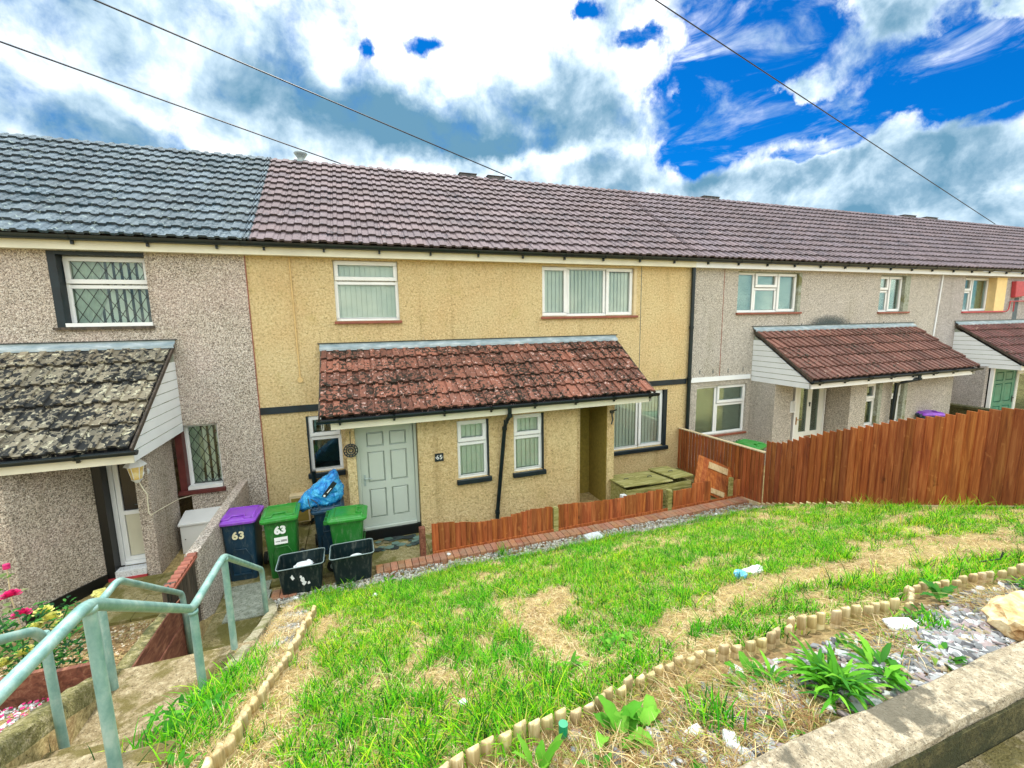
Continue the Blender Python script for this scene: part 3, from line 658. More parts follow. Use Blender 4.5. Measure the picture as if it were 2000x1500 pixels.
# ------------------------------------------------------------------ porches
def canopy(par, x0, x1, ye, ze, courses, tmat, tcol, gable=None, fx=None, gauge=.345, pitch=34, eavemat='cream_pvc', jit=.004):
    cp, sp = math.cos(R(pitch)), math.sin(R(pitch)); Ls = -ye/cp
    g = Ls/courses
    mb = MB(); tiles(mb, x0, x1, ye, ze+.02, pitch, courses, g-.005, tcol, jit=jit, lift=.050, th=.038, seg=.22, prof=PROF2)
    mb.add([(x0+.02, ye+.04, ze-.02), (x1-.02, ye+.04, ze-.02), (x1-.02, 0, ze-.02-ye*sp/cp), (x0+.02, 0, ze-.02-ye*sp/cp)], [(0, 1, 2, 3)], (.05, .04, .04))
    mb.add([(x0+.02, ye+.04, ze-.05), (x1-.02, ye+.04, ze-.05), (x1-.02, 0, ze-.05), (x0+.02, 0, ze-.05)], [(3, 2, 1, 0)], (.3, .25, .2))
    rf = mb.build('canopy_roof', tmat, par)
    zt = ze - ye*sp/cp - .05
    f = MB(); f.add([(x0-.02, -.10, zt+.075), (x1+.02, -.10, zt+.075), (x1+.02, -.016, zt+.125), (x0-.02, -.016, zt+.125), (x0-.02, -.016, zt+.155), (x1+.02, -.016, zt+.155)], [(0, 1, 2, 3), (3, 2, 5, 4)])
    f.add([(x0-.02, -.10, zt+.035), (x1+.02, -.10, zt+.035), (x1+.02, -.10, zt+.075), (x0-.02, -.10, zt+.075)], [(0, 1, 2, 3)])
    f.build('lead_flashing', 'lead', rf)
    f = MB(); f.box(x0-.05, x1+.05, -.03, -.001, zt+.155, zt+.17); f.build('flashing_trim', 'gutter_black', rf)
    f = MB(); f.box(x0+.01 if not fx else fx[0], x1-.01 if not fx else fx[1], ye+.03, ye+.055, ze-.17, ze-.035); f.build('fascia', eavemat, rf)
    gutter(rf, x0-.03, x1+.06, ye-.035, ze+.0, .052, .8)
    for side, xx in (('l', x0+.02), ('r', x1-.05)):
        g_ = MB()
        nb = 9; zb = ze-.17; hh = zt-.03-zb
        for k in range(nb):       # horizontal cladding boards cut to the triangle
            za, zc = zb+hh*k/nb, zb+hh*(k+1)/nb-.013
            ya = max(ye+.06, ye+.06 + (za-(ze-.04))/sp*cp if za > ze-.04 else ye+.06); yb = max(ye+.06, ye+.06+(zc-(ze-.04))/sp*cp if zc > ze-.04 else ye+.06)
            if yb > -.02: break
            g_.prism([(xx, ya, za), (xx, -.004, za), (xx, -.004, zc), (xx, yb, zc)], (.03, 0, 0))
        gb_ = MB(); gb_.prism([(xx+.008, ye+.06, zb+.002), (xx+.008, -.005, zb+.002), (xx+.008, -.005, zt-.06), (xx+.008, ye+.06, ze-.05)], (.014, 0, 0)); gb_.build('cladding_backing', 'slab_grey', rf)
        g_.build('gable_cladding', 'white_clad', rf)
        v = MB(); d = Vector((0, cp, sp))
        A = Vector((x0-.012 if side == 'l' else x1-.012, ye, ze-.01)); B = A + d*(Ls-.02)
        v.prism([A, A+Vector((0, -sp, cp))*.055, B+Vector((0, -sp, cp))*.055, B], (.024, 0, 0)); v.build('verge', 'dark_wood', rf)
    return rf

def panel_door(par, x0, x1, z0, z1, y, frame='white_pvc', leaf='door_green', kind='six', handle='metal_dark', handle_side=-1):
    d = MB(); fwd = .055
    d.box(x0, x0+fwd, y-.03, y+.06, z0, z1); d.box(x1-fwd, x1, y-.03, y+.06, z0, z1); d.box(x0+fwd, x1-fwd, y-.03, y+.06, z1-fwd, z1); d.box(x0+fwd, x1-fwd, y-.05, y+.06, z0, z0+.05)
    D_ = d.build('door', frame, par); bevel(D_, .005, 1)
    a, b, c, e = x0+fwd+.004, x1-fwd-.004, z0+.055, z1-fwd-.004
    W, H_ = b-a, e-c; lf = MB(); pane = MB()
    if kind == 'six':
        ps = [(.13, .45, .79, .93), (.55, .87, .79, .93), (.13, .45, .44, .74), (.55, .87, .44, .74), (.13, .45, .08, .37), (.55, .87, .08, .37)]
        lf.box(a, b, y+.032, y+.05, c, e)
        xs = [0, .13, .45, .55, .87, 1]; zs = [0, .08, .37, .44, .74, .79, .93, 1]
        for i in range(5):
            for j in range(7):
                cx, cz = (xs[i]+xs[i+1])/2, (zs[j]+zs[j+1])/2
                if not any(p[0] < cx < p[1] and p[2] < cz < p[3] for p in ps): lf.box(a+xs[i]*W, a+xs[i+1]*W, y-.004, y+.031, c+zs[j]*H_, c+zs[j+1]*H_)
        for p in ps:
            X0, X1, Z0, Z1 = a+p[0]*W+.010, a+p[1]*W-.010, c+p[2]*H_+.010, c+p[3]*H_-.010
            k = .018
            lf.add([(X0, y+.031, Z0), (X1, y+.031, Z0), (X1, y+.031, Z1), (X0, y+.031, Z1), (X0+k, y-.001, Z0+k), (X1-k, y-.001, Z0+k), (X1-k, y-.001, Z1-k), (X0+k, y-.001, Z1-k)],
                   [(0, 1, 5, 4), (1, 2, 6, 5), (2, 3, 7, 6), (3, 0, 4, 7), (4, 5, 6, 7)])
    elif kind == 'half':
        lf.box(a, b, y+.03, y+.05, c, c+.02)
        w_ = .060
        lf.box(a, a+w_, y-.01, y+.04, c, e); lf.box(b-w_, b, y-.01, y+.04, c, e); lf.box(a+w_, b-w_, y-.01, y+.04, c, c+w_); lf.box(a+w_, b-w_, y-.01, y+.04, e-w_, e)
        lf.box(a+w_, b-w_, y-.01, y+.04, c+.40*H_, c+.40*H_+w_)
        pn = MB(); pn.box(a+w_+.006, b-w_-.006, y+.012, y+.03, c+w_+.006, c+.40*H_-.006); pn.build('door_panel', 'door_cream', D_)
        pane.box(a+w_, b-w_, y+.015, y+.02, c+.40*H_+w_, e-w_)
    elif kind == 'twin':
        xs = [0, .16, .42, .58, .84, 1]; zs = [0, .30, .93, 1]
        for i in range(5):
            for j in range(3):
                if i in (1, 3) and j == 1: pane.box(a+xs[i]*W, a+xs[i+1]*W, y+.01, y+.015, c+zs[j]*H_, c+zs[j+1]*H_)
                else: lf.box(a+xs[i]*W, a+xs[i+1]*W, y-.004, y+.04, c+zs[j]*H_, c+zs[j+1]*H_)
        k_ = MB(); k_.box(a+.38*W, a+.62*W, y-.012, y-.003, c+.21*H_, c+.24*H_); k_.build('letterbox', 'brass', D_)
        k_ = MB(); k_.tube([(a+.5*W, y-.02, c+.70*H_), (a+.5*W, y, c+.70*H_)], .028, 10); k_.box(a+.485*W, a+.515*W, y-.022, y-.003, c+.655*H_, c+.69*H_); k_.build('door_knocker', 'metal_dark', D_)
    lf.build('door_leaf', leaf, D_)
    if pane.v:
        pane.build('pane', 'dark_glass' if kind == 'half' else 'glass', D_)
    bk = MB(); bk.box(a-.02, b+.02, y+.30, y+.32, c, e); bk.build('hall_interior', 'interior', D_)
    hx = a+.055 if handle_side < 0 else b-.055; s = 1 if handle_side < 0 else -1; hz = c+.47*H_
    hd = MB(); hd.box(hx-.014, hx+.014, y-.016, y-.004, hz-.10, hz+.09); hd.tube([(hx, y-.016, hz+.03), (hx, y-.05, hz+.03), (hx+s*.03, y-.055, hz+.03), (hx+s*.115, y-.05, hz+.03)], .009, 8)
    hd.tube([(hx, y-.02, hz-.05), (hx, y-.012, hz-.05)], .010, 8)
    hd.build('handle', handle, D_)
    return D_

# ---- 65 porch
YF = -1.15
mb = MB()
wall(mb, .87, 3.86, -.1, 2.04, YF, .14, [(1.54, 2.11, .88, 1.93), (2.58, 3.17, .87, 1.95)])
mb.box(.87, 1.0, YF+.14, -.001, -.1, 2.04)          # cheek beside the door
mb.box(3.86, 4.0, YF+.14, -.001, -.1, 2.04)
mb.box(-.26, -.125, YF, -.90, -.1, 2.04); mb.box(-.26, -.16, -.90, -.001, -.1, 2.04)
mb.box(4.52, 4.68, YF, -.001, -.1, 2.04)
mb.build('porch_wall', 'ochre', h65)
mb = MB(); mb.box(4.0, 4.52, -.47, -.40, -.08, 2.035); mb.box(4.505, 4.517, YF+.01, -.47, -.08, 2.03); mb.build('alcove_wall', 'render_olive', h65)
window(h65, 1.54, 2.11, .88, 1.93, YF, S2L, 'vertical', 'navy_paint', 'navy_paint', (0, .025, 0, 0), .05, sill_h=.085, sillproj=.06)
window(h65, 2.58, 3.17, .87, 1.95, YF, S2L, 'vertical', 'navy_paint', 'navy_paint', (0, .025, 0, 0), .05, sill_h=.085, sillproj=.06)
d65 = panel_door(h65, -.125, .86, .17, 2.03, -1.02, 'door_green', 'door_green', 'six', 'rim_grey')
mb = MB(); mb.box(-.12, .865, -1.10, -.95, -.05, .168); mb.build('doorstep', 'black_paint', h65)
tc65 = vary((.27, .108, .070), .28)
cn = canopy(h65, -.60, 5.38, -1.44, 2.20, 5, 'tile_porch65', tc65, fx=(-.45, 5.28))
dp = pipe(cn, [(2.40, -1.475, 2.16), (2.40, -1.475, 2.02), (2.39, -1.30, 1.88), (2.385, -1.22, 1.74), (2.22, -1.22, .2), (2.21, -1.22, -.0)], .036)
# ---- 67 porch
mb = MB(); dx = 9.35
mb.box(9.40, 9.86, -.70, -.001, -.1, 2.06)
mb.box(9.86, 10.0, -.70, -.55, -.1, 2.06)
wall(mb, 11.28, 15.3, -.1, 2.06, -1.2, .14, [(11.86, 12.42, .85, 1.93), (12.80, 13.40, .85, 1.93)])
mb.box(11.28, 11.42, -1.06, -.001, -.1, 2.06); mb.box(15.16, 15.3, -1.06, -.001, -.1, 2.06)
mb.build('porch_wall', 'dash67', h67)
window(h67, 11.86, 12.42, .85, 1.93, -1.2, S2L, 'none', 'white_pvc', 'slab_grey', (0, .12, 0, 0), .09)
window(h67, 12.80, 13.40, .85, 1.93, -1.2, S2L, 'none', 'white_pvc', 'slab_grey', (0, .14, 0, 0), .09)
panel_door(h67, 10.15, 11.22, .12, 2.05, -.62, 'white_pvc', 'door_white', 'twin', 'brass')
cn67 = canopy(h67, 9.37, 15.5, -1.60, 2.19, 5, 'tile_porch67', vary((.22, .10, .075), .25), fx=(9.42, 15.3), eavemat='white_clad')
pipe(cn67, [(13.0, -1.64, 2.15), (13.0, -1.64, 2.05), (12.72, -1.34, 1.9), (12.70, -1.30, .4), (12.70, -1.30, -.0)], .045)
sp_ = splat('soot_stain', h67, 12.0, 3.38, .95, .32, -.010, 'soot_dash', 3)
# ---- 69 porch
mb = MB(); mb.box(17.45, 17.6, -.9, -.001, -.1, 2.06); mb.build('porch_wall', 'dash69', h69); mb = MB(); mb.box(19.95, 21.5, -1.0, -.001, -.1, 2.06); mb.build('porch_wall', 'dash69', h69)
cn69 = canopy(h69, 17.53, 23.5, -1.62, 2.18, 5, 'tile_porch67', vary((.20, .085, .075), .15), eavemat='white_clad')
panel_door(h69, 17.62, 18.9, .1, 2.06, -.98, 'white_pvc', 'door_dark_green', 'six', 'metal_dark', 1)
window(h69, 18.95, 19.9, .5, 2.06, -1.0, [(0, 1, 0, .85, 0), (0, 1, .85, 1, 0)], 'none', None, rec=.0)
# ---- 63 porch: recessed entrance with a splayed pebbledash cheek
mb = MB()
mb.prism([(-3.60, -.98, -.3), (-4.10, -1.72, -.3), (-9.0, -1.72, -.3), (-9.0, -.001, -.3), (-3.60, -.001, -.3)], (0, 0, 2.36))
mb.prism([(-3.13, -.96, -.3), (-3.13, -.90, -.3), (-2.985, -.90, -.3), (-2.985, -.001, -.3), (-2.97, -.001, -.3), (-2.97, -.96, -.3)], (0, 0, 2.36))
mb.build('porch_wall', 'dash63', h63)
mb = MB(); mb.prism([(-3.585, -1.0, -.3), (-4.085, -1.745, -.3), (-4.11, -1.73, -.3), (-3.61, -.98, -.3)], (0, 0, .42)); mb.box(-3.602, -3.50, -.97, -.70, -.3, 2.04); mb.build('plinth', 'black_paint', h63)
panel_door(h63, -3.50, -2.99, .13, 2.02, -.78, 'white_pvc', 'white_pvc', 'half', 'metal_dark', 1)
mb = MB(); mb.box(-3.50, -3.13, -.99, -.84, .02, .125); mb.build('doorstep', 'white_stone', h63)
mb = MB(); mb.box(-3.6, -3.13, -1.0, -.8, -.25, .03); mb.build('doorstep', 'red_paint', h63)
cn63 = canopy(h63, -9.2, -2.76, -1.80, 2.09, 5, 'tile_porch63', vary((.27, .235, .165), .22), jit=.006)

# roof furniture
def flue(x, y, z):
    t = thing('roof_flue', 'small flared metal flue cowl standing on the ridge near the left roof joint', 'flue', (x, y, z))
    mb = MB(); seg = 14
    lo = [[(x+r*math.cos(a*2*math.pi/seg), y+r*math.sin(a*2*math.pi/seg), z+h) for a in range(seg)] for r, h in ((.07, -.3), (.07, .02), (.08, .04), (.13, .11), (.145, .13), (.14, .15), (.06, .155))]
    mb.loft(lo); mb.build('cowl', 'lead', t, smooth=True)
    mb = MB(); mb.box(x-.1, x+.1, y-.1, y+.1, z-.06, z-.02); mb.build('flashing', 'lead', t)
flue(-.92, 3.0, 7.27)
for i, (x, wd, lb) in enumerate([(2.9, .42, 'low ridge vent block over the yellow house, left of its pair'), (3.64, .46, 'low ridge vent block over the yellow house, right of its pair'), (10.55, .6, 'single low ridge vent block above the pebbledash house behind the fence'), (19.9, .7, 'far ridge vent block, left of the last two'), (21.2, .7, 'far ridge vent block, rightmost on the roof')]):
    mb = MB(); mb.box(x-wd/2, x+wd/2, 2.88, 3.16, 7.14, 7.275); mb.box(x-wd/2-.02, x+wd/2+.02, 2.86, 3.18, 7.275, 7.295)
    o = mb.build('ridge_vent', 'ridge_dark', None); tag(o, lb, 'roof vent', 'vents along the ridge'); bevel(o, .012, 1)

# overhead wires
def wire(a, b, sag, label):
    mb = MB(); a, b = Vector(a), Vector(b)
    pts = [a.lerp(b, t/24) - Vector((0, 0, sag*4*(t/24)*(1-t/24))) for t in range(25)]
    mb.tube(pts, .014, 5); o = mb.build('overhead_wire', 'wire'); tag(o, label, 'wire', 'telephone wires over the roofs')

wire((-12.1, -3.0, 8.73), (-.09, 3, 7.27), .02, 'lowest dark telephone wire, meeting the ridge beside the flue')
wire((-13.8, -3.0, 10.15), (4.1, 3, 7.31), .02, 'telephone wire meeting the ridge just right of the paired vent blocks')
wire((-9.5, -1.5, 13.25), (25.6, 3, 7.29), .02, 'telephone wire crossing the blue part of the sky on the right')

# ------------------------------------------------------------------ ground
XL, XR = -1.93, -1.02        # path corridor
def slope(X, Y):
    if Y > -2.42: return 0.0
    z = .4*(-2.42-Y)+.03
    z = min(z, 1.97+.02*max(0, -7-Y))
    return z
def gz(X, Y):
    if X > 7.28 and Y > -8: base = slope(X, Y)
    else: base = slope(X, Y)
    if X < -2.03:
        base = .37*max(0, -2.2-Y)-.05
        base = min(base, 1.9)
        if Y < -7.0: base = 1.9
    return base
def lump(X, Y):
    if Y > -2.42: return 0
    return .035*fbm(X, Y, 1.1, 2) + .02*fbm(X, Y, 4, 5)
xs = sorted(set([-400, -150, -60, -30, -18, -12, -9, -7, -6, -5] + list(np.arange(-4.4, -2.05, .12)) + [-2.03, XL-.001, XL+.001, XR-.001, XR+.001] + list(np.arange(-.95, 7.3, .12)) + list(np.arange(7.4, 12, .5)) + [14, 17, 20, 26, 35, 60, 150, 400]))
ys = sorted(set([-400, -150, -60, -30, -16, -12, -10, -9] + list(np.arange(-8.6, -2.3, .12)) + [-7.665, -7.66, -2.3, -1.9, -1, 0, 2, 5, 7, 12, 30, 60, 150, 400]))
vs = []; idx = {}
for j, y in enumerate(ys):
    for i, x in enumerate(xs):
        z = gz(x, y) + lump(x, y)
        if XL+.0009 <= x <= XR-.0009 and y < -2.4: z = min(z, -.06 if y > -3.4 else .0+(.37*(-3.4-y)) - .35)
        if y < -7.662: z = 1.90 + .01*fbm(x, y, 2)
        if y > -2.3 and -3 > x > -9: z = -.06
        if y >= -2.3: z = -.045
        vs.append((float(x), float(y), float(z)))
fs = [(j*len(xs)+i, j*len(xs)+i+1, (j+1)*len(xs)+i+1, (j+1)*len(xs)+i) for j in range(len(ys)-1) for i in range(len(xs)-1)]
g = MB(); g.add(vs, fs); go = g.build('ground', 'soil', smooth=True); tag(go, kind='structure')
def ground_z(X, Y): return gz(X, Y) + lump(X, Y)
# patio in front of 65 and 63
mb = MB()
def slabs(mb, x0, x1, y0, y1, z, w_, d_):
    y = y0
    while y < y1-.01:
        e = min(y1, y+d_); x = x0
        while x < x1-.01:
            f = min(x1, x+w_); mb.box(x, f-.008, y, e-.008, -.12, z+random.uniform(-.003, .003)); x = f
        y = e
slabs(mb, -1.93, .86, -1.93, -.002, -.004, .93, .64); slabs(mb, .9, 7.3, -1.80, -1.16, -.004, 1.3, .64)
mb.box(4.7, 7.3, -1.15, -.003, -.12, -.006); mb.box(-1.93, -1.35, -3.3, -1.935, -.12, -.004); mb.box(-1.345, -1.12, -3.3, -2.35, -.12, -.004)
o = mb.build('patio', 'patio'); tag(o, kind='structure'); bevel(o, .004, 1)
mb = MB(); mb.box(-1.78, -1.32, -2.62, -2.05, -.003, .012); mb.box(-1.90, -1.36, -2.05, -1.80, -.003, .016)
o = mb.build('patio_slab', 'slab_grey'); tag(o, kind='structure')
mb = MB(); slabs(mb, -3.6, -2.2, -2.1, -.99, -.004, .7, .5)
o = mb.build('paving', 'patio'); tag(o, kind='structure')
# concrete path with steps
mb = MB()
def step(y0, y1, z): mb.box(XL, XR+.04, y0, y1, z-.32, z)
step(-5.36, -4.48, .95)
for k in range(4): step(-5.36-.24*(k+1), -5.36-.24*k-.003, .95+.16*(k+1))
step(-7.66, -6.323, 1.71); mb.box(XL, XR+.04, -7.66, -7.3, 1.5, 1.90)
for k in range(4): step(-4.477+.27*k, -4.48+.27*(k+1), .95-.19*(k+1))
po = mb.build('path_steps', 'concrete_path'); tag(po, kind='structure')
bevel(po, .018, 2)
import bmesh
# kerb between path and verge
def ribbon(name, pts, wd, hz, matn, label, cat, jitter=.006, bur=.2):
    mb = MB(); loops = []
    P_ = [Vector(p) for p in pts]; dense = []
    for a, b in zip(P_[:-1], P_[1:]):
        k = max(1, int((b-a).length/.12)); dense += [a.lerp(b, t/k) for t in range(k)]
    dense.append(P_[-1])
    for i, p in enumerate(dense):
        t = (dense[min(i+1, len(dense)-1)]-dense[max(i-1, 0)]); t.z = 0; t.normalize(); nrm = Vector((-t.y, t.x, 0))
        j = lambda: random.uniform(-jitter, jitter)
        loops.append([p-nrm*(wd/2+j())+Vector((0, 0, -bur)), p+nrm*(wd/2+j())+Vector((0, 0, -bur)), p+nrm*(wd/2+j())+Vector((0, 0, hz-.012+j())), p+nrm*(wd/2-.015+j())+Vector((0, 0, hz+j())), p-nrm*(wd/2-.015+j())+Vector((0, 0, hz+j())), p-nrm*(wd/2+j())+Vector((0, 0, hz-.012+j()))])
    mb.loft(loops); o = mb.build(name, matn); tag(o, label, cat); smooth_angle(o, 35); return o
ribbon('concrete_kerb', [(-1.31, -2.36, .0), (-1.2, -2.75, .16), (-1.08, -3.3, .41), (-1.05, -4.5, .88), (-1.05, -5.0, 1.06)], .09, .06, 'kerb', 'thin mossy concrete kerb between the steps and the weedy verge', 'kerb')
# rough retaining wall left of the path, rising in a slope
mb = MB(); L0 = []
for i in range(41):
    y = -3.25-(7.6-3.25)*i/40; zt = np.interp(-y, [3.25, 4.3, 4.6, 4.85, 5.24, 5.63, 7.6], [.72, .84, 1.02, 1.14, 1.30, 1.44, 1.98])
    j = lambda a=.012: random.uniform(-a, a)
    xi = -1.935; L0.append([(xi+j(.004), y, -.3), (xi+.004+j(.008), y, zt*.5), (xi+j(.012), y, zt-.03+j()), (xi-.03+j(), y, zt+j()), (xi-.12+j(), y, zt+j()), (xi-.16+j(), y, zt-.03), (xi-.16, y, -.3)])
mb.loft(L0); o = mb.build('retaining_wall', 'mossy_kerb'); tag(o, 'low rough concrete retaining wall with moss, left side of the path steps', 'wall'); smooth_angle(o, 50)
mb = MB(); mb.prism([(-1.925, -4.46, .0), (-1.925, -3.2, .0), (-1.925, -3.2, .79), (-1.925, -3.5, .83), (-1.925, -4.46, .86)], (.014, 0, 0)); mb.prism([(-1.912, -4.46, .56), (-1.912, -3.2, .50), (-1.912, -3.2, .54), (-1.912, -4.46, .60)], (.012, 0, 0))
o = mb.build('brown_board', 'brown_board'); tag(o, 'flaking red brown painted board against the retaining wall below the landing', 'board')
# small pebbledash wall by the bins
mb = MB(); mb.box(-2.07, -1.94, -2.64, -.002, -.2, .97); o = mb.build('boundary_wall', 'dash63'); tag(o, 'low dark pebbledash wall dividing the front doors behind the purple lidded bin', 'wall'); bevel(o, .01, 1)
# dark timber section with a scalloped red top
t = thing('boundary_fence', 'short dark weathered timber fence with scalloped red metal top, left of the path', 'fence', (-1.98, -3.0, 0))
mb = MB()
for k in range(6): mb.box(-2.03, -1.97, -3.24+.1*k, -3.24+.1*k+.092, -.1, .93+random.uniform(-.02, .02))
mb.box(-2.05, -1.95, -3.34, -3.25, -.1, .98); mb.build('board_panel', 'dark_wood', t)
mb = MB()
for k in range(8):
    y = -3.36+.095*k; pts = [(-2.03, y+.047+.045*math.cos(a*math.pi/6), .955+.035*math.sin(a*math.pi/6)) for a in range(7)]
    mb.prism(pts, (.09, 0, 0))
mb.box(-2.04, -1.93, -3.36, -2.66, .935, .957); mb.build('coping', 'sill_red', t)
mb = MB()
for y in (-3.4, -3.34): mb.tube([(-1.98, y, .80), (-1.98, y, .97), (-1.98, y+.03, 1.0), (-1.98, y+.05, .95)], .008, 6)
mb.build('hook', 'metal_dark', t)
mb = MB(); mb.box(-2.2, -2.10, -3.42, -3.30, -.1, .52); mb.box(-2.22, -2.08, -3.44, -3.28, .52, .55); o = mb.build('fence_post', 'mossy_wood'); tag(o, 'short green mossy timber post stump beside the dark fence', 'post')

# street wall
t = thing('street_wall', 'low lichen spotted concrete wall with mossy face coloured dark as shade, bottom right corner', 'wall', (2.5, -7.6, 0))
mb = MB(); L0 = []
for i in range(70):
    x = -.9+9*i/69; j = lambda a=.006: random.uniform(-a, a)
    L0.append([(x, -7.66+j(), 2.085+j()), (x, -7.65, 2.10), (x, -7.50, 2.10+j(.003)), (x, -7.485+j(), 2.085), (x, -7.485, 1.6), (x, -7.66, 1.6)])
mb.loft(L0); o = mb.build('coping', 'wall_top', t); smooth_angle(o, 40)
mb = MB(); mb.box(-.9, 8.1, -7.672, -7.661, 1.7, 2.065); mb.build('wall_face_shade', 'wall_face_shade', t)  # thin sheet, its shade painted into the dark colour
mb = MB(); mb.box(-60, 60, -12.5, -7.675, 1.80, 1.925); o = mb.build('pavement', 'concrete_path'); tag(o, kind='structure')

# brick edging
def brick_col():
    a = random.uniform(.75, 1.2); return (.40*a, .155*a*random.uniform(.85, 1.2), .075*a)
mb = MB(); x = .06
while x < 7.2:
    wd = .105; y0 = -2.20+.02*math.sin(x)+random.uniform(-.004, .004)
    M = Matrix.Translation((x+wd/2, y0+.115, .0)) @ Matrix.Rotation(random.uniform(-.02, .02), 4, 'Z') @ Matrix.Rotation(random.uniform(-.02, .02), 4, 'X')
    mb.box(-wd/2+.004, wd/2-.004, -.108, .108, -.06, .035+random.uniform(-.003, .003), brick_col(), M=M); x += wd
o = mb.build('brick_edging', 'brick'); tag(o, 'row of red bricks laid on edge in front of the low fence', 'brick edging'); bevel(o, .004, 1); mb = MB()
for k in range(3): mb.box(-1.29+.107*k, -1.29+.107*k+.10, -2.36, -2.14, -.04, .04, brick_col())
o = mb.build('brick_edging', 'brick'); tag(o, 'few red edging bricks at the path corner beside the left black crate', 'brick edging'); bevel(o, .004, 1)

# ------------------------------------------------------------------ fences
def board_col():
    a = random.uniform(.68, 1.2); return (a, a*random.uniform(.88, 1.1), a*random.uniform(.8, 1.2))
def feather(mb, p0, p1, z0f, z1f, w_, out, th=.016, jit=.010, gaps=None):
    """overlapping upright boards between p0 and p1; z0f/z1f give bottom and top at the distance d; out = side the faces look to"""
    p0, p1 = Vector((*p0, 0)), Vector((*p1, 0)); L_ = (p1-p0).length; d = (p1-p0).normalized(); n_ = Vector(out+(0,)).normalized(); k = 0; s = 0
    while s < L_-.01:
        e = min(L_, s+w_); a = p0+d*s; b = p0+d*min(L_, e+.012); zb = z0f(s); zt = z1f((s+e)/2)+random.uniform(-jit, jit)
        if gaps and gaps(s): s = e; continue
        A = [a+n_*.002, b+n_*.032, b+n_*.018, a-n_*.010]
        q = [(v.x, v.y, zb) for v in A]
        mb.prism(q, (0, 0, zt-zb), board_col()); s = e; k += 1
t = thing('low_fence', 'low reddish brown timber fence running along the brick edging below the porch', 'fence', (3, -1.88, 0))
for i, (xa, xb, f) in enumerate([(.93, 3.0, lambda s: .455+.045*math.cos(s*3.4)-.02*s), (3.12, 5.28, lambda s: .44-.03*s/2.1+.02*math.cos(s*3)), (5.55, 6.42, lambda s: .36 + (.08 if s > .45 else 0)), (6.98, 7.28, lambda s: .36)]):
    mb = MB(); feather(mb, (xa, -1.88), (xb, -1.88), lambda s: .03, f, .088, (0, -1)); mb.build('fence_panel', 'fence_wood', t)
for x, z in ((.78, .47), (3.06, .43), (5.44, .40)):
    mb = MB(); mb.box(x-.045, x+.045, -1.93, -1.84, -.05, z); o = mb.build('post', 'mossy_wood' if x > 1 else 'brown_board', t); bevel(o, .006, 1)
mb = MB(); mb.box(.93, 7.25, -1.925, -1.905, -.01, .045, (1, .9, .85)); mb.build('base_rail', 'fence_wood', t)
mb = MB(); mb.box(.93, 3.0, -1.86, -1.82, .12, .17); mb.box(3.12, 5.3, -1.86, -1.82, .12, .17); mb.build('rail', 'fence_wood', t)
# broken panel leaning
t = thing('broken_fence_panel', 'broken tilted piece of brown fence panel with pale ply strip by the tall fence', 'fence panel', (6.75, -1.75, 0))
M = Matrix.Translation((6.72, -1.66, .36)) @ Matrix.Rotation(R(-20), 4, 'X') @ Matrix.Rotation(R(26), 4, 'Y')
mb = MB()
for k in range(7): mb.box(-.44+.125*k, -.44+.125*k+.128, -.010+.006*(k % 2), .012+.006*(k % 2), -.36+random.uniform(-.02, .02), .36, board_col(), M=M)
mb.build('board_panel', 'fence_wood', t)
mb = MB(); mb.box(-.18, .30, -.026, -.013, .17, .30, M=M); mb.box(-.1, .30, -.026, -.013, -.30, -.20, M=M); mb.build('cross_strip', 'ply', t)
mb = MB(); mb.box(6.93, 7.0, -1.90, -1.84, -.05, .42); o = mb.build('fence_post', 'mossy_wood'); tag(o, 'split mossy post beside the broken fence panel', 'post')
# tall fence
t = thing('tall_fence', 'tall reddish brown close board timber fence on the right, stepping up the slope', 'fence', (7.2, -4, 0))
FX = 7.2
mb = MB(); feather(mb, (FX, -.01), (FX, -2.42), lambda s: .02, lambda s: .985+.028*s, .095, (-1, 0), jit=.002); mb.build('fence_panel', 'fence_wood', t)
mb = MB(); mb.box(FX-.02, FX+.03, -2.42, -.01, .985, 1.0); 
vsx = [(FX-.03, -.01, .992), (FX+.05, -.01, .992), (FX+.05, -2.42, 1.06), (FX-.03, -2.42, 1.06)]
mb = MB(); mb.prism(vsx, (0, 0, .02)); mb.build('capping_rail', 'fence_pale', t)
topf = lambda s: float(np.interp(2.43+s, [2.43, 2.75, 3.23, 3.72, 4.54, 5.29, 5.73, 8], [1.29, 1.36, 1.60, 1.82, 2.15, 2.42, 2.55, 3.25]))
mb = MB(); feather(mb, (FX, -2.43), (FX, -7.5), lambda s: slope(0, -2.43-s)-.05, topf, .104, (-1, 0), jit=.012); mb.build('fence_panel', 'fence_wood', t)
mb = MB()
for q in range(51):
    pass
mb.prism([(FX+.04, -2.43, .5), (FX+.04, -7.5, .5+.4*5.07), (FX+.04, -7.5, .58+.4*5.07), (FX+.04, -2.43, .58)], (.05, 0, 0)); mb.build('rail', 'fence_wood', t)
mb = MB(); mb.prism([(FX-.06, -2.0, -.04), (FX-.06, -2.45, -.02), (FX-.06, -7.5, 2.0), (FX-.06, -7.5, 2.07), (FX-.06, -2.45, .07), (FX-.06, -2.0, .03)], (.028, 0, 0)); mb.build('gravel_board', 'fence_pale', t)

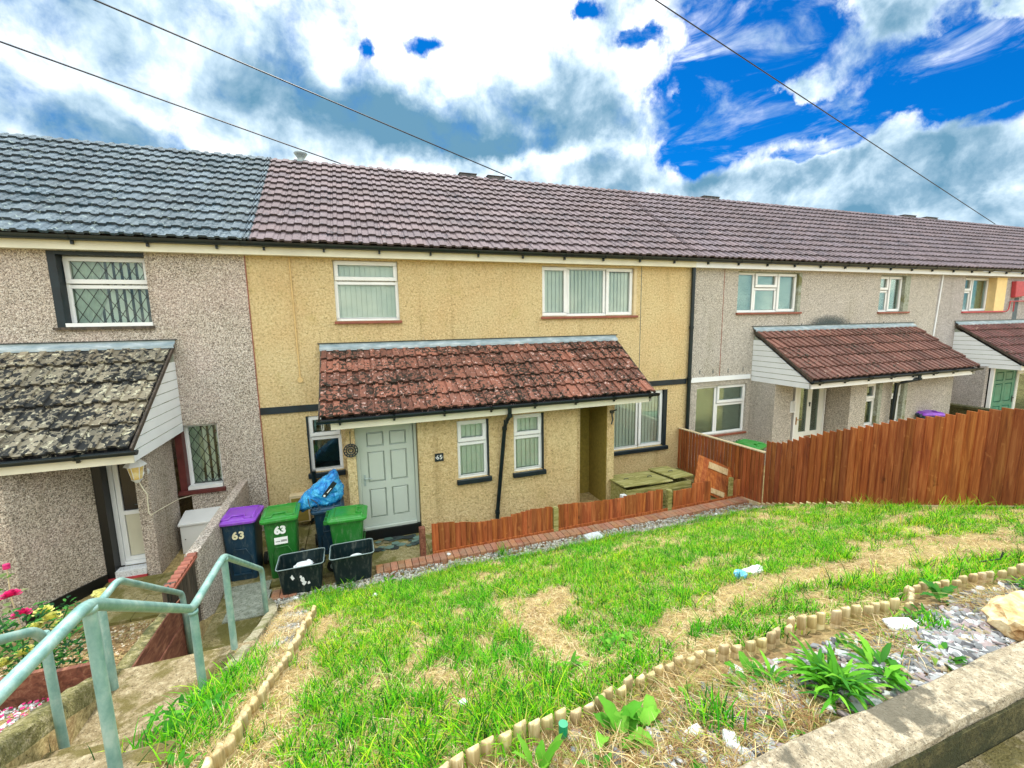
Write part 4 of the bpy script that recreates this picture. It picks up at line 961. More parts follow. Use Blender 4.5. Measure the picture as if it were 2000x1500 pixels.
# wooden boxes
t = thing('storage_box', 'low mossy green timber box with hinged plank lids under the right front window', 'storage box', (5.35, -1.3, 0))
mb = MB(); z = 0
for k in range(3): mb.box(4.62, 6.10, -1.72, -1.69, .01+.145*k, .143*(k+1)); 
mb.box(4.62, 4.65, -1.69, -.95, .0, .42); mb.box(6.07, 6.10, -1.69, -.95, .0, .42); mb.box(4.65, 6.07, -.98, -.95, 0, .44); mb.build('box_body', 'mossy_wood', t)
for (a, b, dz, rot) in ((4.58, 5.12, .02, -.04), (5.13, 5.66, .0, 0), (5.67, 6.14, .045, .02)):
    M = Matrix.Translation(((a+b)/2, -1.32, .455+dz)) @ Matrix.Rotation(rot, 4, 'Z') @ Matrix.Rotation(R(-5), 4, 'X')
    mb = MB()
    for k in range(4): mb.box(-(b-a)/2, (b-a)/2, -.40+.20*k, -.40+.20*k+.192, -.012, .012, M=M)
    L_ = mb.build('lid', 'mossy_wood', t)
    mb = MB(); mb.tube([M @ Vector(p) for p in ((-.05, -.02, .013), (-.04, -.02, .035), (.04, -.02, .035), (.05, -.02, .013))], .006, 6); mb.build('handle', 'metal_dark', L_)
mb = MB(); mb.box(4.50, 4.60, -1.74, -1.66, .0, .36); o = mb.build('scrap_block', 'scrap'); tag(o, 'small white block wedged at the left corner of the timber box', 'block')

# ------------------------------------------------------------------ bins
def rrect(w_, d_, r, z, n_=5, cx=0, cy=0):
    pts = []
    for qx, qy, a0 in ((1, 1, 0), (-1, 1, 90), (-1, -1, 180), (1, -1, 270)):
        for k in range(n_+1):
            a = R(a0+90*k/n_); pts.append((cx+qx*(w_/2-r)+r*math.cos(a), cy+qy*(d_/2-r)+r*math.sin(a), z))
    return pts
def wheelie(label, group, bodym, lidm, H_=.95, loc=(0, 0, 0), rz=0, tilt=0):
    t = thing('wheelie_bin', label, 'wheelie bin', (0, 0, 0), group)
    W, Dp = .46, .50; k = H_
    mb = MB(); mb.loft([rrect(W*.74, Dp*.70, .03, .0), rrect(W*.76, Dp*.72, .035, .05), rrect(W*.80, Dp*.80, .04, .30*k), rrect(W*.90, Dp*.94, .045, k*.86), rrect(W*.94, Dp*.98, .045, k*.87), rrect(W*1.03, Dp*1.06, .05, k*.875), rrect(W*1.03, Dp*1.06, .05, k*.915), rrect(W*.97, Dp, .04, k*.915)])
    # front recess rib
    mb.box(-.11, .11, -Dp*.43, -Dp*.40, .10*k, .12*k)
    b = mb.build('bin_body', bodym, t, world=False); smooth_angle(b, 35)
    fr = MB(); yv = -Dp*.455; arch = [(-.12, yv+.02, .12*k), (-.125, yv-.0, .40*k), (-.08, yv-.008, .50*k), (.08, yv-.008, .50*k), (.125, yv, .40*k), (.12, yv+.02, .12*k)]
    fr.tube(arch, .006, 6); fr.build('body_rib', bodym, b, smooth=True, world=False)
    # lid: shallow dome with raised centre and front lip
    mb = MB(); z0 = k*.925
    mb.loft([rrect(W*1.06, Dp*1.12, .055, z0-.028, cy=-.01), rrect(W*1.07, Dp*1.13, .055, z0, cy=-.01), rrect(W*1.02, Dp*1.06, .05, z0+.012, cy=-.01), rrect(W*.96, Dp*.98, .05, z0+.014, cy=0), rrect(W*.90, Dp*.90, .05, z0+.034, cy=.0), rrect(W*.86, Dp*.86, .045, z0+.038, cy=0)])
    l = mb.build('lid', lidm, t, world=False); smooth_angle(l, 32)
    mb = MB(); yl = -Dp*.50                       # raised handle moulding at the front of the lid
    mb.tube([(-.19, yl+.03, z0+.030), (-.10, yl+.03, z0+.038), (-.085, yl+.11, z0+.050), (.085, yl+.11, z0+.050), (.10, yl+.03, z0+.038), (.19, yl+.03, z0+.030)], .017, 8)
    mb.tube([(-.19, yl+.06, z0+.036), (-.19, Dp*.36, z0+.040), (.19, Dp*.36, z0+.040), (.19, yl+.06, z0+.036)], .011, 6)
    mb.build('lid_moulding', lidm, l, smooth=True, world=False)
    mb = MB(); mb.tube([(-.20, Dp*.60, k*.90), (.20, Dp*.60, k*.90)], .014, 8)
    for x in (-.19, -.07, .07, .19): mb.box(x-.012, x+.012, Dp*.50, Dp*.62, k*.865, k*.935)
    mb.build('handle_bar', bodym, t, world=False)
    for x in (-W*.46, W*.46):
        mb = MB(); mb.tube([(x-.022, Dp*.42, .095), (x+.022, Dp*.42, .095)], .095, 20); wv = mb.build('wheel', 'rubber', t, world=False); smooth_angle(wv, 40)
        mb = MB(); mb.tube([(x-.025, Dp*.42, .095), (x+.025, Dp*.42, .095)], .05, 14); mb.build('rim', 'rim_grey', wv, world=False)
    t.location = loc; t.rotation_euler = (tilt, 0, rz)
    return t, b
GB = 'wheelie bins clustered in front of the yellow house'
Mtx = lambda x, y, z, tx=0: Matrix.Translation((x, y, z)) @ Matrix.Rotation(R(90)+tx, 4, 'X')
P1, b = wheelie('dark blue wheelie bin with a purple lid and cream number, leftmost of the bin row', GB, 'bin_blue', 'lid_purple', .99, (-1.73, -1.46, 0), R(-3))
text_mesh('63', .145, 'number', 'numbers_cream', Mtx(0, -.232, .70, -.06), b, .003, .006, 1.15)
P2, b = wheelie('all green wheelie bin with white number and sticker, second from the left of the row', GB, 'bin_green', 'lid_green', .99, (-1.20, -1.58, 0), R(2))
text_mesh('63', .15, 'number', 'numbers_white', Mtx(0, -.234, .74, -.06), b, .003, .008, 1.0)
mb = MB(); M = Mtx(.0, -.228, .585, -.06) ; mb.box(-.085, .085, -.05, .05, 0, .003, M=M); st = mb.build('sticker', 'numbers_white', b, world=False)
mb = MB(); mb.box(-.07, -.01, -.012, -.004, .003, .0045, M=M)
for q in range(12): mb.box(.0+q*.0065, .003+q*.0065, -.02, .012, .003, .0045, M=M)
mb.build('barcode', 'metal_dark', b, world=False)
P3, b = wheelie('dark blue wheelie bin carrying the crumpled blue bag, behind the others', GB, 'bin_blue', 'bin_blue', .82, (-.60, -1.12, 0), R(3))
mb = MB(); M = Mtx(.03, -.226, .60, -.06); mb.box(-.045, .045, -.055, .055, 0, .003, M=M); st = mb.build('label', 'numbers_white', b, world=False)
mb = MB(); mb.box(-.012, .012, -.02, .012, .003, .0045, M=M); mb.build('print', 'metal_dark', b, world=False)
P4, b = wheelie('green wheelie bin turned sideways in front of the white door, behind the right crate', GB, 'bin_green', 'lid_green', .84, (-.30, -1.66, 0), R(87))
wheelie('green wheelie bin standing behind the tall fence, only its lid showing', None, 'bin_green', 'lid_green', 1.02, (7.75, -1.55, 0), R(20))
wheelie('purple lidded wheelie bin far behind the tall fence on the right', None, 'bin_blue', 'lid_purple', 1.12, (14.1, -1.35, 0), R(60))

# blue bag draped on the third bin
mb = MB(); bx0 = Vector((-.70, -1.12, .84))
outline = [(-1.03, .76), (-.99, .86), (-.92, .95), (-.80, 1.05), (-.66, 1.14), (-.52, 1.235), (-.475, 1.25), (-.44, 1.20), (-.42, 1.10), (-.375, .99), (-.38, .88), (-.44, .80), (-.56, .76), (-.70, .765), (-.86, .755), (-.95, .73)]
nO = 48; ring = []
import bisect
Lp = [0]; P_ = outline+[outline[0]]
for a, b_ in zip(P_[:-1], P_[1:]): Lp.append(Lp[-1]+math.dist(a, b_))
for k in range(nO):
    s = Lp[-1]*k/nO; i = min(len(outline)-1, bisect.bisect_right(Lp, s)-1); f = (s-Lp[i])/(Lp[i+1]-Lp[i]); ring.append((P_[i][0]*(1-f)+P_[i+1][0]*f, P_[i][1]*(1-f)+P_[i+1][1]*f))
outline_s = 1.1; ring = [(-.70+(x+.70)*1.10, .80+(z-.80)*1.16) for x, z in ring]; cx, cz = -.66, .94; loops = []
for s_, r_ in ((-.21, .25), (-.20, .5), (-.165, .75), (-.09, .93), (0, 1.0), (.10, .95), (.18, .8), (.22, .45)):
    lp = []
    for (x, z) in ring:
        xx, zz = cx+(x-cx)*r_, cz+(z-cz)*r_; q = fbm(xx*3+s_*4, zz*3, 3.0, 8)*.05
        lp.append((xx+q*.4, -1.13+s_*.9+q, zz+q*.3))
    loops.append(lp)
mb.loft(loops); o = mb.build('carrier_bag', 'bag_blue'); smooth_angle(o, 24)
bm = bmesh.new(); bm.from_mesh(o.data); bmesh.ops.subdivide_edges(bm, edges=bm.edges, cuts=2, use_grid_fill=True)
for v in bm.verts:
    p = v.co; q = 1-abs(fbm(p.x*6, p.z*6+p.y*3, 1.4, 4, 3))*2; q2 = fbm(p.x*20, p.z*20, 1.0, 9, 2)
    v.co += v.normal*(.022*q+.008*q2-.012)
bm.to_mesh(o.data); bm.free(); tag(o, 'crumpled shiny blue woven shopping bag slumped over a bin lid', 'bag')
mb = MB(); mb.prism([(-.655, -1.366, .99), (-.60, -1.366, .965), (-.43, -1.352, 1.16), (-.485, -1.352, 1.20)], (0, .03, 0)); lb = mb.build('bag_label', 'navy_paint', o)
mb = MB(); mb.tube([(-.618, -1.372, .995), (-.618, -1.366, .995)], .016, 10); mb.prism([(-.58, -1.370, 1.04), (-.572, -1.370, 1.032), (-.51, -1.366, 1.10), (-.518, -1.366, 1.108)], (0, .002, 0)); mb.build('bag_print', 'numbers_white', lb)
mb = MB(); mb.tube([(-.86, -1.30, .96), (-.84, -1.37, .88), (-.80, -1.39, .80), (-.74, -1.38, .775), (-.70, -1.37, .82), (-.74, -1.36, .90), (-.82, -1.33, .96)], .009, 6); mb.build('strap', 'bin_blue', o, smooth=True)

mb = MB(); rgm = random.Random(4)
for k in range(34):
    x, y = rgm.uniform(.02, .78), rgm.uniform(-1.52, -1.16); sz = rgm.uniform(.05, .11); a0 = rgm.uniform(0, 6); zz = .002+.0006*k
    c_m = rgm.choice([(.06, .12, .10), (.03, .05, .05), (.12, .20, .17), (.16, .14, .08), (.02, .03, .03)])
    mb.prism([(min(.84, max(-.04, x+sz*rgm.uniform(.7, 1.1)*math.cos(a0+q*1.25))), y+sz*.7*math.sin(a0+q*1.25), zz) for q in range(5)], (0, 0, .004), c_m)
o = mb.build('doormat', 'stones'); tag(o, 'dark patterned mat of stone shapes on the ground before the pale green door', 'doormat')
# recycling crates
def crate(label, loc, rz):
    t = thing('recycling_crate', label, 'crate', (0, 0, 0), 'open black recycling crates by the path')
    W, Dp, Hh = .56, .42, .40
    mb = MB(); mb.loft([rrect(W*.86, Dp*.82, .04, 0), rrect(W*.97, Dp*.96, .045, Hh*.86), rrect(W, Dp, .05, Hh*.87), rrect(W, Dp, .05, Hh*.96), rrect(W*1.05, Dp*1.06, .05, Hh*.965), rrect(W*1.05, Dp*1.06, .05, Hh), rrect(W*.98, Dp*.98, .045, Hh), rrect(W*.94, Dp*.93, .045, Hh*.84), rrect(W*.83, Dp*.79, .035, .015)])
    b = mb.build('crate_shell', 'crate_black', t, world=False); smooth_angle(b, 35)
    rim = rrect(W*1.05, Dp*1.06, .05, Hh+.003); mb = MB(); mb.tube(rim+[rim[0]], .0065, 6); rr = mb.build('rim', 'rim_grey', b, smooth=True, world=False)
    mb = MB()
    for x in (-W*.53, W*.53): mb.box(x-.012, x+.012, -.06, .06, Hh*.80, Hh*.87)
    mb.build('handle', 'crate_black', t, world=False)
    t.location = loc; t.rotation_euler = (0, 0, rz); return t, b
c1, b1 = crate('open black crate with torn white sticker and paper scraps, left of the two', (-.91, -2.14, 0.02), R(1))
c2, b2 = crate('open black crate holding a white tub, right of the two beside the bricks', (-.25, -2.10, .02), R(1))
mb = MB()
for (x, z, a, s) in ((-.10, .26, .6, .025), (.02, .20, 1.2, .03), (.04, .15, .2, .03), (.09, .135, .1, .022), (.0, .25, .1, .018)):
    pts = [(x+s*math.cos(a+q*1.05)*random.uniform(.5, 1.2), -.196+(z-.2)*-.1, z+s*1.3*math.sin(a+q*1.05)*random.uniform(.5, 1.3)) for q in range(6)]
    mb.prism(pts, (0, .004, 0))
mb.build('torn_sticker', 'numbers_white', b1, world=False)
def crumple(name, cx, cy, cz, r, matn, label, cat, seed=1, sq=(1, 1, .6), group=None):
    me = bpy.data.meshes.new(name); bm = bmesh.new(); bmesh.ops.create_icosphere(bm, subdivisions=3, radius=1)
    for v in bm.verts:
        p = v.co.copy(); q = 1+.45*mnoise.noise(p*1.7+Vector((seed*3.1, 0, seed)))+.25*mnoise.noise(p*4+Vector((seed, 5, 0)))
        v.co = Vector((p.x*sq[0], p.y*sq[1], p.z*sq[2]))*r*q
    bm.to_mesh(me); bm.free(); me.materials.append(MATS[matn]); ca = me.color_attributes.new('Col', 'FLOAT_COLOR', 'CORNER'); ca.data.foreach_set('color', [.8]*(4*len(me.loops)))
    o = bpy.data.objects.new(name, me); o.location = (cx, cy, cz); col.objects.link(o); return tag(o, label, cat, group)
crumple('paper_scrap', -.90, -2.10, .30, .09, 'scrap', 'crumpled white paper inside the left black crate', 'paper', 3, (1.3, 1, .5))
crumple('paper_scrap', -.83, -2.02, .28, .05, 'scrap', 'second smaller white paper scrap behind it in the left black crate', 'paper', 5, (1, 1, .8))
t = thing('plastic_tub', 'round white plastic tub lid inside the right black crate', 'tub', (-.20, -2.12, .25))
mb = MB(); mb.tube([(-.20, -2.12, .18), (-.20, -2.12, .29)], .085, 20); o = mb.build('tub_body', 'scrap', t); smooth_angle(o)
mb = MB(); mb.tube([(-.20, -2.12, .29), (-.20, -2.12, .305)], .093, 20); o = mb.build('tub_lid', 'numbers_white', t); smooth_angle(o)

# ------------------------------------------------------------------ wall fittings
t = thing('gas_meter_box', 'white gas meter box with sloping lid against the grey pebbledash wall', 'meter box', (-2.62, -.3, 0))
mb = MB(); mb.box(-2.88, -2.36, -.36, -.01, -.06, .42); o = mb.build('box_body', 'white_pvc', t); bevel(o, .012, 2)
mb = MB(); mb.prism([(-2.90, -.39, .43), (-2.90, -.39, .47), (-2.90, -.005, .56), (-2.90, -.005, .43)], (.56, 0, 0)); o = mb.build('lid', 'white_pvc', t); bevel(o, .008, 1)
mb = MB(); mb.tube([(-2.82, -.37, .2), (-2.82, -.36, .2)], .008, 8); mb.build('lock', 'metal_dark', t)
t = thing('wall_meter_box', 'small ochre painted meter box low on the wall behind the bins', 'meter box', (-1.05, -.1, 0))
mb = MB(); mb.box(-1.30, -.98, -.14, -.001, .10, .62); o = mb.build('box_body', 'reveal_pale', t); bevel(o, .01, 1)
mb = MB(); mb.box(-1.27, -1.01, -.148, -.14, .13, .56); mb.build('door', 'render_olive', t)
mb = MB(); mb.tube([(-.88, -.05, 1.0), (-.88, -.05, .12), (-1.0, -.05, .05)], .04, 10); o = mb.build('drain_pipe', 'gutter_black'); tag(o, 'short dark drain pipe low on the yellow wall behind the bins', 'pipe'); smooth_angle(o)
t = thing('house_number_plate', 'small dark square slate plaque with white number on the yellow porch wall', 'sign', (1.215, YF, 1.33))
mb = MB(); mb.box(1.14, 1.29, YF-.014, YF-.001, 1.26, 1.40); pl = mb.build('plaque', 'navy_paint', t); bevel(pl, .003, 1)
text_mesh('65', .105, 'number', 'numbers_white', Matrix.Translation((0, -.016, 0)) @ Matrix.Rotation(R(90), 4, 'X'), t, .002, .0, 1.05)
mb = MB()
for x in (1.152, 1.278): mb.tube([(x, YF-.018, 1.33), (x, YF-.014, 1.33)], .006, 8)
mb.build('screw', 'numbers_white', t)
t = thing('hanging_ornament', 'dark round filigree metal ornament hanging on the pier left of the door', 'ornament', (-.20, -1.18, 1.6))
mb = MB()
for rr in (.105, .07, .035): mb.tube([(-.195+rr*math.cos(a*math.pi/12), -1.185, 1.62+rr*math.sin(a*math.pi/12)) for a in range(25)], .009, 6)
for a in range(12):
    an = a*math.pi/6; ce = (-.195+.085*math.cos(an), -1.185, 1.62+.085*math.sin(an)); mb.tube([(ce[0]+.022*math.cos(q*math.pi/4), -1.185+.01*math.sin(q), ce[2]+.022*math.sin(q*math.pi/4)) for q in range(9)], .006, 5)
mb.build('filigree', 'gutter_black', t)
mb = MB(); mb.tube([(-.195, -1.19, 1.72), (-.19, -1.19, 1.92)], .006, 5); mb.tube([(-.19, -1.155, 1.92), (-.19, -1.20, 1.925)], .008, 6); mb.build('chain', 'gutter_black', t)
mb = MB(); mb.tube([(4.60, YF, 1.84), (4.60, YF-.05, 1.84)], .035, 8); mb.tube([(4.60, YF-.03, 1.80), (4.61, YF-.05, 1.70), (4.58, YF-.05, 1.60)], .014, 6); mb.tube([(4.60, YF-.04, 1.86), (4.68, YF-.08, 1.89)], .012, 6)
o = mb.build('wall_bracket', 'metal_dark'); tag(o, 'small rusty bracket fixed high on the pier right of the alcove', 'bracket')
# lantern of 63 and its cable
t = thing('wall_lantern', 'white carriage lantern on the pebbledash pier beside the grey white door', 'wall lamp', (-3.03, -1.05, 1.7))
lx, ly, lz = -3.03, -1.12, 1.62; seg = 6
hexr = lambda r, z: [(lx+1.15*r*math.cos(a*math.pi/3+.3), ly+1.15*r*math.sin(a*math.pi/3+.3), lz+(z-lz)*1.2) for a in range(6)]
mb = MB(); mb.loft([hexr(.115, lz+.075), hexr(.105, lz+.09), hexr(.06, lz+.14), hexr(.02, lz+.16), hexr(.012, lz+.20), hexr(.004, lz+.21)]); mb.loft([hexr(.05, lz-.10), hexr(.06, lz-.085), hexr(.02, lz-.13)])
for a in range(6): mb.tube([(lx+.058*math.cos(a*math.pi/3+.3), ly+.058*math.sin(a*math.pi/3+.3), lz-.09), (lx+.09*math.cos(a*math.pi/3+.3), ly+.09*math.sin(a*math.pi/3+.3), lz+.08)], .006, 5)
mb.build('lantern_frame', 'white_pvc', t)
mb = MB(); mb.loft([hexr(.052, lz-.085), hexr(.082, lz+.075)]); mb.build('lamp_glass', 'pane_lamp', t)
mb = MB(); mb.tube([(lx+.02, -.925, lz-.06), (lx+.02, -.95, lz-.06)], .06, 14); mb.tube([(lx+.02, -.95, lz-.06), (lx+.01, ly+.03, lz-.15), (lx, ly, lz-.12)], .012, 8); mb.build('bracket', 'white_pvc', t)
def surf(pts, y): return [(x, y, z) for x, z in pts]
mb = MB(); mb.tube([(-3.06, -.975, 1.60), (-3.07, -.975, 1.42), (-3.03, -.975, 1.30), (-3.00, -.975, 1.24), (-3.01, -.975, .95), (-2.985, -.975, .90), (-2.955, -.97, .93), (-2.955, -.5, .86), (-2.95, -.02, .78), (-2.83, -.014, .80), (-2.64, -.014, .84)], .008, 6)
o = mb.build('lamp_cable', 'cable_white'); tag(o, 'loose pale cable looping down the pebbledash wall from the lantern', 'cable')
# alarm box
t = thing('alarm_box', 'red alarm box high on the far pebbledash wall at the right edge', 'alarm box', (20.6, 0, 4.3))
mb = MB(); mb.prism([(20.25, -.12, 4.62), (20.95, -.12, 4.62), (20.98, -.12, 4.16), (20.30, -.12, 4.10)], (0, .12, 0)); o = mb.build('cover', 'red_paint', t); bevel(o, .02, 2)
mb = MB(); mb.box(20.55, 20.8, -.006, -.001, 3.25, 4.1); mb.build('stain', 'soot', t)
t = thing('wall_vent', 'small white slotted vent on the inner porch wall behind the fence', 'vent', (9.95, -.71, 1.4))
mb = MB(); bars(mb, 9.93, 10.07, 1.28, 1.56, -.735, -.702, .015); mb.box(9.965, 9.98, -.735, -.702, 1.295, 1.545); mb.box(10.015, 10.03, -.735, -.702, 1.295, 1.545); mb.build('grille', 'white_pvc', t)
mb = MB(); mb.box(15.55, 15.7, -3.2, -.3, 0, 1.05); mb.box(15.5, 15.75, -3.2, -.3, 1.05, 1.12); o = mb.build('garden_wall', 'wall_face_shade'); tag(o, 'low dark garden wall between the two far porches', 'wall')
crumple('rose_bloom', 18.1, -2.3, .93, .1, 'petal_pink', 'dark red shrub top just above the fence before the green door', 'plant', 4)

# ------------------------------------------------------------------ handrails
def rail(name, label, path, posts, r=.026):
    t = thing('handrail', label, 'handrail', (path[0][0], path[0][1], posts[0][3]), 'tubular handrails beside the steps')
    # round the corners of the top rail
    P_ = [Vector(p) for p in path]; pts = [P_[0]]
    for a, b, c in zip(P_[:-2], P_[1:-1], P_[2:]):
        d = min(.07, (a-b).length*.4, (c-b).length*.4); p = b+(a-b).normalized()*d; q = b+(c-b).normalized()*d
        for k in range(6):
            u = k/5; pts.append((1-u)**2*p+2*u*(1-u)*b+u*u*q)
    pts.append(P_[-1])
    mb = MB(); mb.tube(pts, r, 14); o = mb.build('rail', 'rail', t, smooth=True)
    for (x, y, zt, zb) in posts:
        mb = MB(); mb.tube([(x, y, zb-.04), (x, y, zt)], r*.96, 14); q = mb.build('post', 'rail', t); smooth_angle(q, 50)
        mb = MB(); mb.tube([(x, y, zt-.03), (x, y, zt-.005)], r*1.12, 14); mb.build('joint_ring', 'rail', q, smooth=True)
    return t
rail('a', 'long pale green handrail on the lawn side of the steps, nearest the camera', [(-1.13, -7.4, 2.52), (-1.13, -6.30, 2.50), (-1.13, -5.28, 1.80), (-1.13, -4.54, 1.78), (-1.13, -3.36, 1.00), (-1.13, -3.34, .0)],
     [(-1.13, -7.3, 2.52, 1.8), (-1.13, -6.30, 2.49, 1.55), (-1.13, -5.27, 1.79, .9), (-1.13, -4.54, 1.77, .85)])
rail('b', 'shorter pale green handrail on the far side of the landing, beside the brown board', [(-1.88, -4.72, 1.66), (-1.88, -4.44, 1.68), (-1.88, -3.34, .88), (-1.88, -3.31, .0)], [(-1.88, -4.70, 1.66, .93)])
rail('c', 'pale green handrail ending at a post by the pebble bed, bottom left', [(-1.88, -6.30, 2.36), (-1.88, -5.62, 2.03), (-1.88, -5.36, 1.90), (-1.88, -5.29, 1.80)], [(-1.88, -5.29, 1.84, .95), (-1.88, -6.28, 2.35, 1.6)])

# ------------------------------------------------------------------ log roll borders
def logroll(label, pts, wl, top, lean=0, group='timber log roll lawn borders', zf=None):
    mb = MB(); P_ = [Vector((*p, 0)) for p in pts]; segs = []
    # smooth polyline by Catmull-Rom
    dense = []
    for i in range(len(P_)-1):
        p0, p1, p2, p3 = P_[max(i-1, 0)], P_[i], P_[i+1], P_[min(i+2, len(P_)-1)]
        for k in range(20):
            t_ = k/20; dense.append(.5*((2*p1)+(-p0+p2)*t_+(2*p0-5*p1+4*p2-p3)*t_*t_+(-p0+3*p1-3*p2+p3)*t_**3))
    dense.append(P_[-1]); acc = 0; last = dense[0]; centres = [(dense[0], dense[1]-dense[0])]
    for a, b in zip(dense[:-1], dense[1:]):
        acc += (b-a).length
        if acc >= wl: centres.append((b, b-a)); acc = 0
    for c, d in centres:
        d = d.normalized(); n_ = Vector((-d.y, d.x, 0)); z = ground_z(c.x, c.y); zt = z+top+random.uniform(-.012, .012) + (zf(c) if zf else 0); w2 = wl*.475; dp = wl*.55
        ang = random.uniform(-.16, .16)
        prof = [(-w2, 0), (-w2*.92, -dp*.35), (-w2*.45, -dp*.75), (w2*.1, -dp*.85), (w2*.6, -dp*.65), (w2*.95, -dp*.3), (w2, 0)]
        cc = random.uniform(.8, 1.12); colr = (cc, cc*random.uniform(.93, 1.03), cc*random.uniform(.8, 1))
        base = [c+d*u+n_*v for u, v in prof]
        cc3 = c - n_*dp*.4; sh = lambda f, zz: [(p.x*f+cc3.x*(1-f)+n_.x*ang*.1, p.y*f+cc3.y*(1-f)+n_.y*ang*.1, zz) for p in base]
        zc = z+top*.42; lo = [sh(1, z-.08), sh(1, zc-.004), sh(.86, zc), sh(1, zc+.004), sh(1, zt-.014), sh(.95, zt-.004), sh(.80, zt), sh(.5, zt+.002)]
        mb.loft(lo, colr)
    mb2 = mb.build('log_roll_border', 'log_wood'); tag(mb2, label, 'lawn border', group); smooth_angle(mb2, 50); return mb2
logroll('straight log roll border down the left side of the lawn beside the verge', [(-.78, -7.2), (-.74, -6.6), (-.70, -6.1), (-.66, -5.4), (-.63, -4.6), (-.62, -3.72)], .085, .12)
logroll('wavy log roll border of half round pegs between the lawn and the rubble bed', [(-.1, -7.24), (.2, -7.04), (.55, -6.97), (1.0, -6.89), (1.35, -6.80), (1.7, -6.80), (2.05, -6.86), (2.35, -6.82), (2.65, -6.88), (3.05, -6.96), (3.3, -6.84), (3.7, -6.92), (4.2, -7.0), (4.9, -6.98), (5.6, -7.0)], .062, .10, zf=lambda c: 0.02*math.sin(c.x*3.1))
logroll('short run of log roll edging at the foot of the tall fence', [(7.1, -2.45), (7.1, -3.2), (7.1, -4.2)], .09, .06)
# 63 bed edging board
mb = MB(); mb.box(-3.6, -2.42, -4.40, -4.36, .60, 1.02); mb.box(-2.38, -2.12, -4.40, -4.36, .60, .99); mb.box(-2.44, -2.37, -4.43, -4.37, .6, .97); o = mb.build('bed_edging', 'brown_board'); tag(o, 'old timber edging board holding the flower bed, left of the handrails', 'edging')

# ------------------------------------------------------------------ loose stones and rubble
def stones(name, n_, region, size, cols, label=None, flat=.35, zoff=0, ang=.5, seed=1, zfun=None):
    rg = np.random.default_rng(seed); mb = MB(); k = 0
    while k < n_:
        p = region(rg)
        if p is None: continue
        x, y = p; s = size[0]+(size[1]-size[0])*rg.random()**2; z = (zfun or ground_z)(x, y)+zoff
        nn_ = rg.integers(4, 7); a0 = rg.random()*6.28; pts = []
        el = rg.uniform(.5, 1)
        M = Matrix.Translation((x, y, z)) @ Matrix.Rotation(rg.uniform(-ang, ang), 4, 'X') @ Matrix.Rotation(rg.uniform(-ang, ang), 4, 'Y') @ Matrix.Rotation(a0, 4, 'Z')
        lo = []; 
        for q in range(nn_):
            a = 2*math.pi*q/nn_+rg.uniform(-.3, .3); lo.append((s*math.cos(a), s*el*math.sin(a)))
        h = s*flat
        l0 = [M @ Vector((u*.9, v*.9, -h)) for u, v in lo]; l1 = [M @ Vector((u, v, 0)) for u, v in lo]; l2 = [M @ Vector((u*.7, v*.7, h*.7)) for u, v in lo]
        c = cols[rg.integers(len(cols))]; f = rg.uniform(.75, 1.2); mb.loft([l0, l1, l2], (c[0]*f, c[1]*f, c[2]*f)); k += 1
    o = mb.build(name, 'stones'); tag(o, label, None, None, 'stuff'); return o
GREY = [(.36, .36, .32), (.26, .27, .25), (.50, .48, .42), (.40, .36, .28), (.60, .58, .52)]
SLATE = [(.17, .18, .19), (.26, .27, .28), (.38, .39, .40), (.10, .10, .11), (.30, .24, .24), (.50, .52, .53), (.34, .28, .18)]
SAND = [(.62, .52, .36), (.48, .38, .24), (.72, .66, .54), (.36, .30, .2)]
def reg(x0, x1, y0, y1, f=None):
    def r(rg):
        x, y = rg.uniform(x0, x1), rg.uniform(y0, y1)
        if f and not f(x, y, rg): return None
        return x, y
    return r
stones('gravel', 5200, reg(-1.25, 7.1, -2.88, -2.21, lambda x, y, r: r.random() < (1 if y > -2.62 else .45) and (x < 5.5 or r.random() < .5)), (.010, .026), GREY, flat=.5, zoff=.006, zfun=lambda x, y: max(0.0, ground_z(x, y)) if y < -2.42 else -.012+.03*(1 if y < -2.3 else .6), seed=3)
def near(cx, cy, r): return lambda x, y: (x-cx)**2+(y-cy)**2 < r*r
def sl(x, y, rg):
    d = max(math.exp(-((x-2.75)/.65)**2-((y+7.30)/.16)**2), .35*math.exp(-((x-1.55)/.5)**2-((y+7.2)/.15)**2), .7*math.exp(-((x-3.4)/.5)**2-((y+7.2)/.12)**2), .35*math.exp(-((x-1.2)/.3)**2-((y+7.4)/.1)**2), .10)
    return rg.random() < d
stones('slate_rubble', 3000, reg(.2, 5.0, -7.47, -6.98, sl), (.012, .042), SLATE, flat=.22, zoff=.012, ang=.45, seed=5)
stones('gravel', 1900, reg(.0, 5.0, -7.47, -6.98), (.006, .020), [(.34, .28, .19), (.24, .19, .12), (.50, .44, .34), (.18, .13, .08)], flat=.5, zoff=.006, seed=6)
stones('gravel', 1100, reg(-1.0, -.7, -6.6, -2.6, lambda x, y, r: r.random() < (1 if y > -4.6 else .35)), (.008, .024), GREY+SLATE[:3], flat=.4, zoff=.008, seed=7)
stones('pebbles', 3200, reg(-4.2, -2.12, -6.4, -4.42), (.010, .022), [(.52, .54, .52), (.68, .70, .68), (.36, .40, .38), (.28, .25, .22), (.80, .80, .78)], flat=.5, zoff=.01, seed=8)
stones('gravel', 2200, reg(-3.6, -2.12, -4.36, -2.15), (.008, .024), [(.36, .22, .10), (.52, .36, .18), (.70, .6, .45), (.22, .14, .06)], flat=.4, zoff=.01, seed=9)
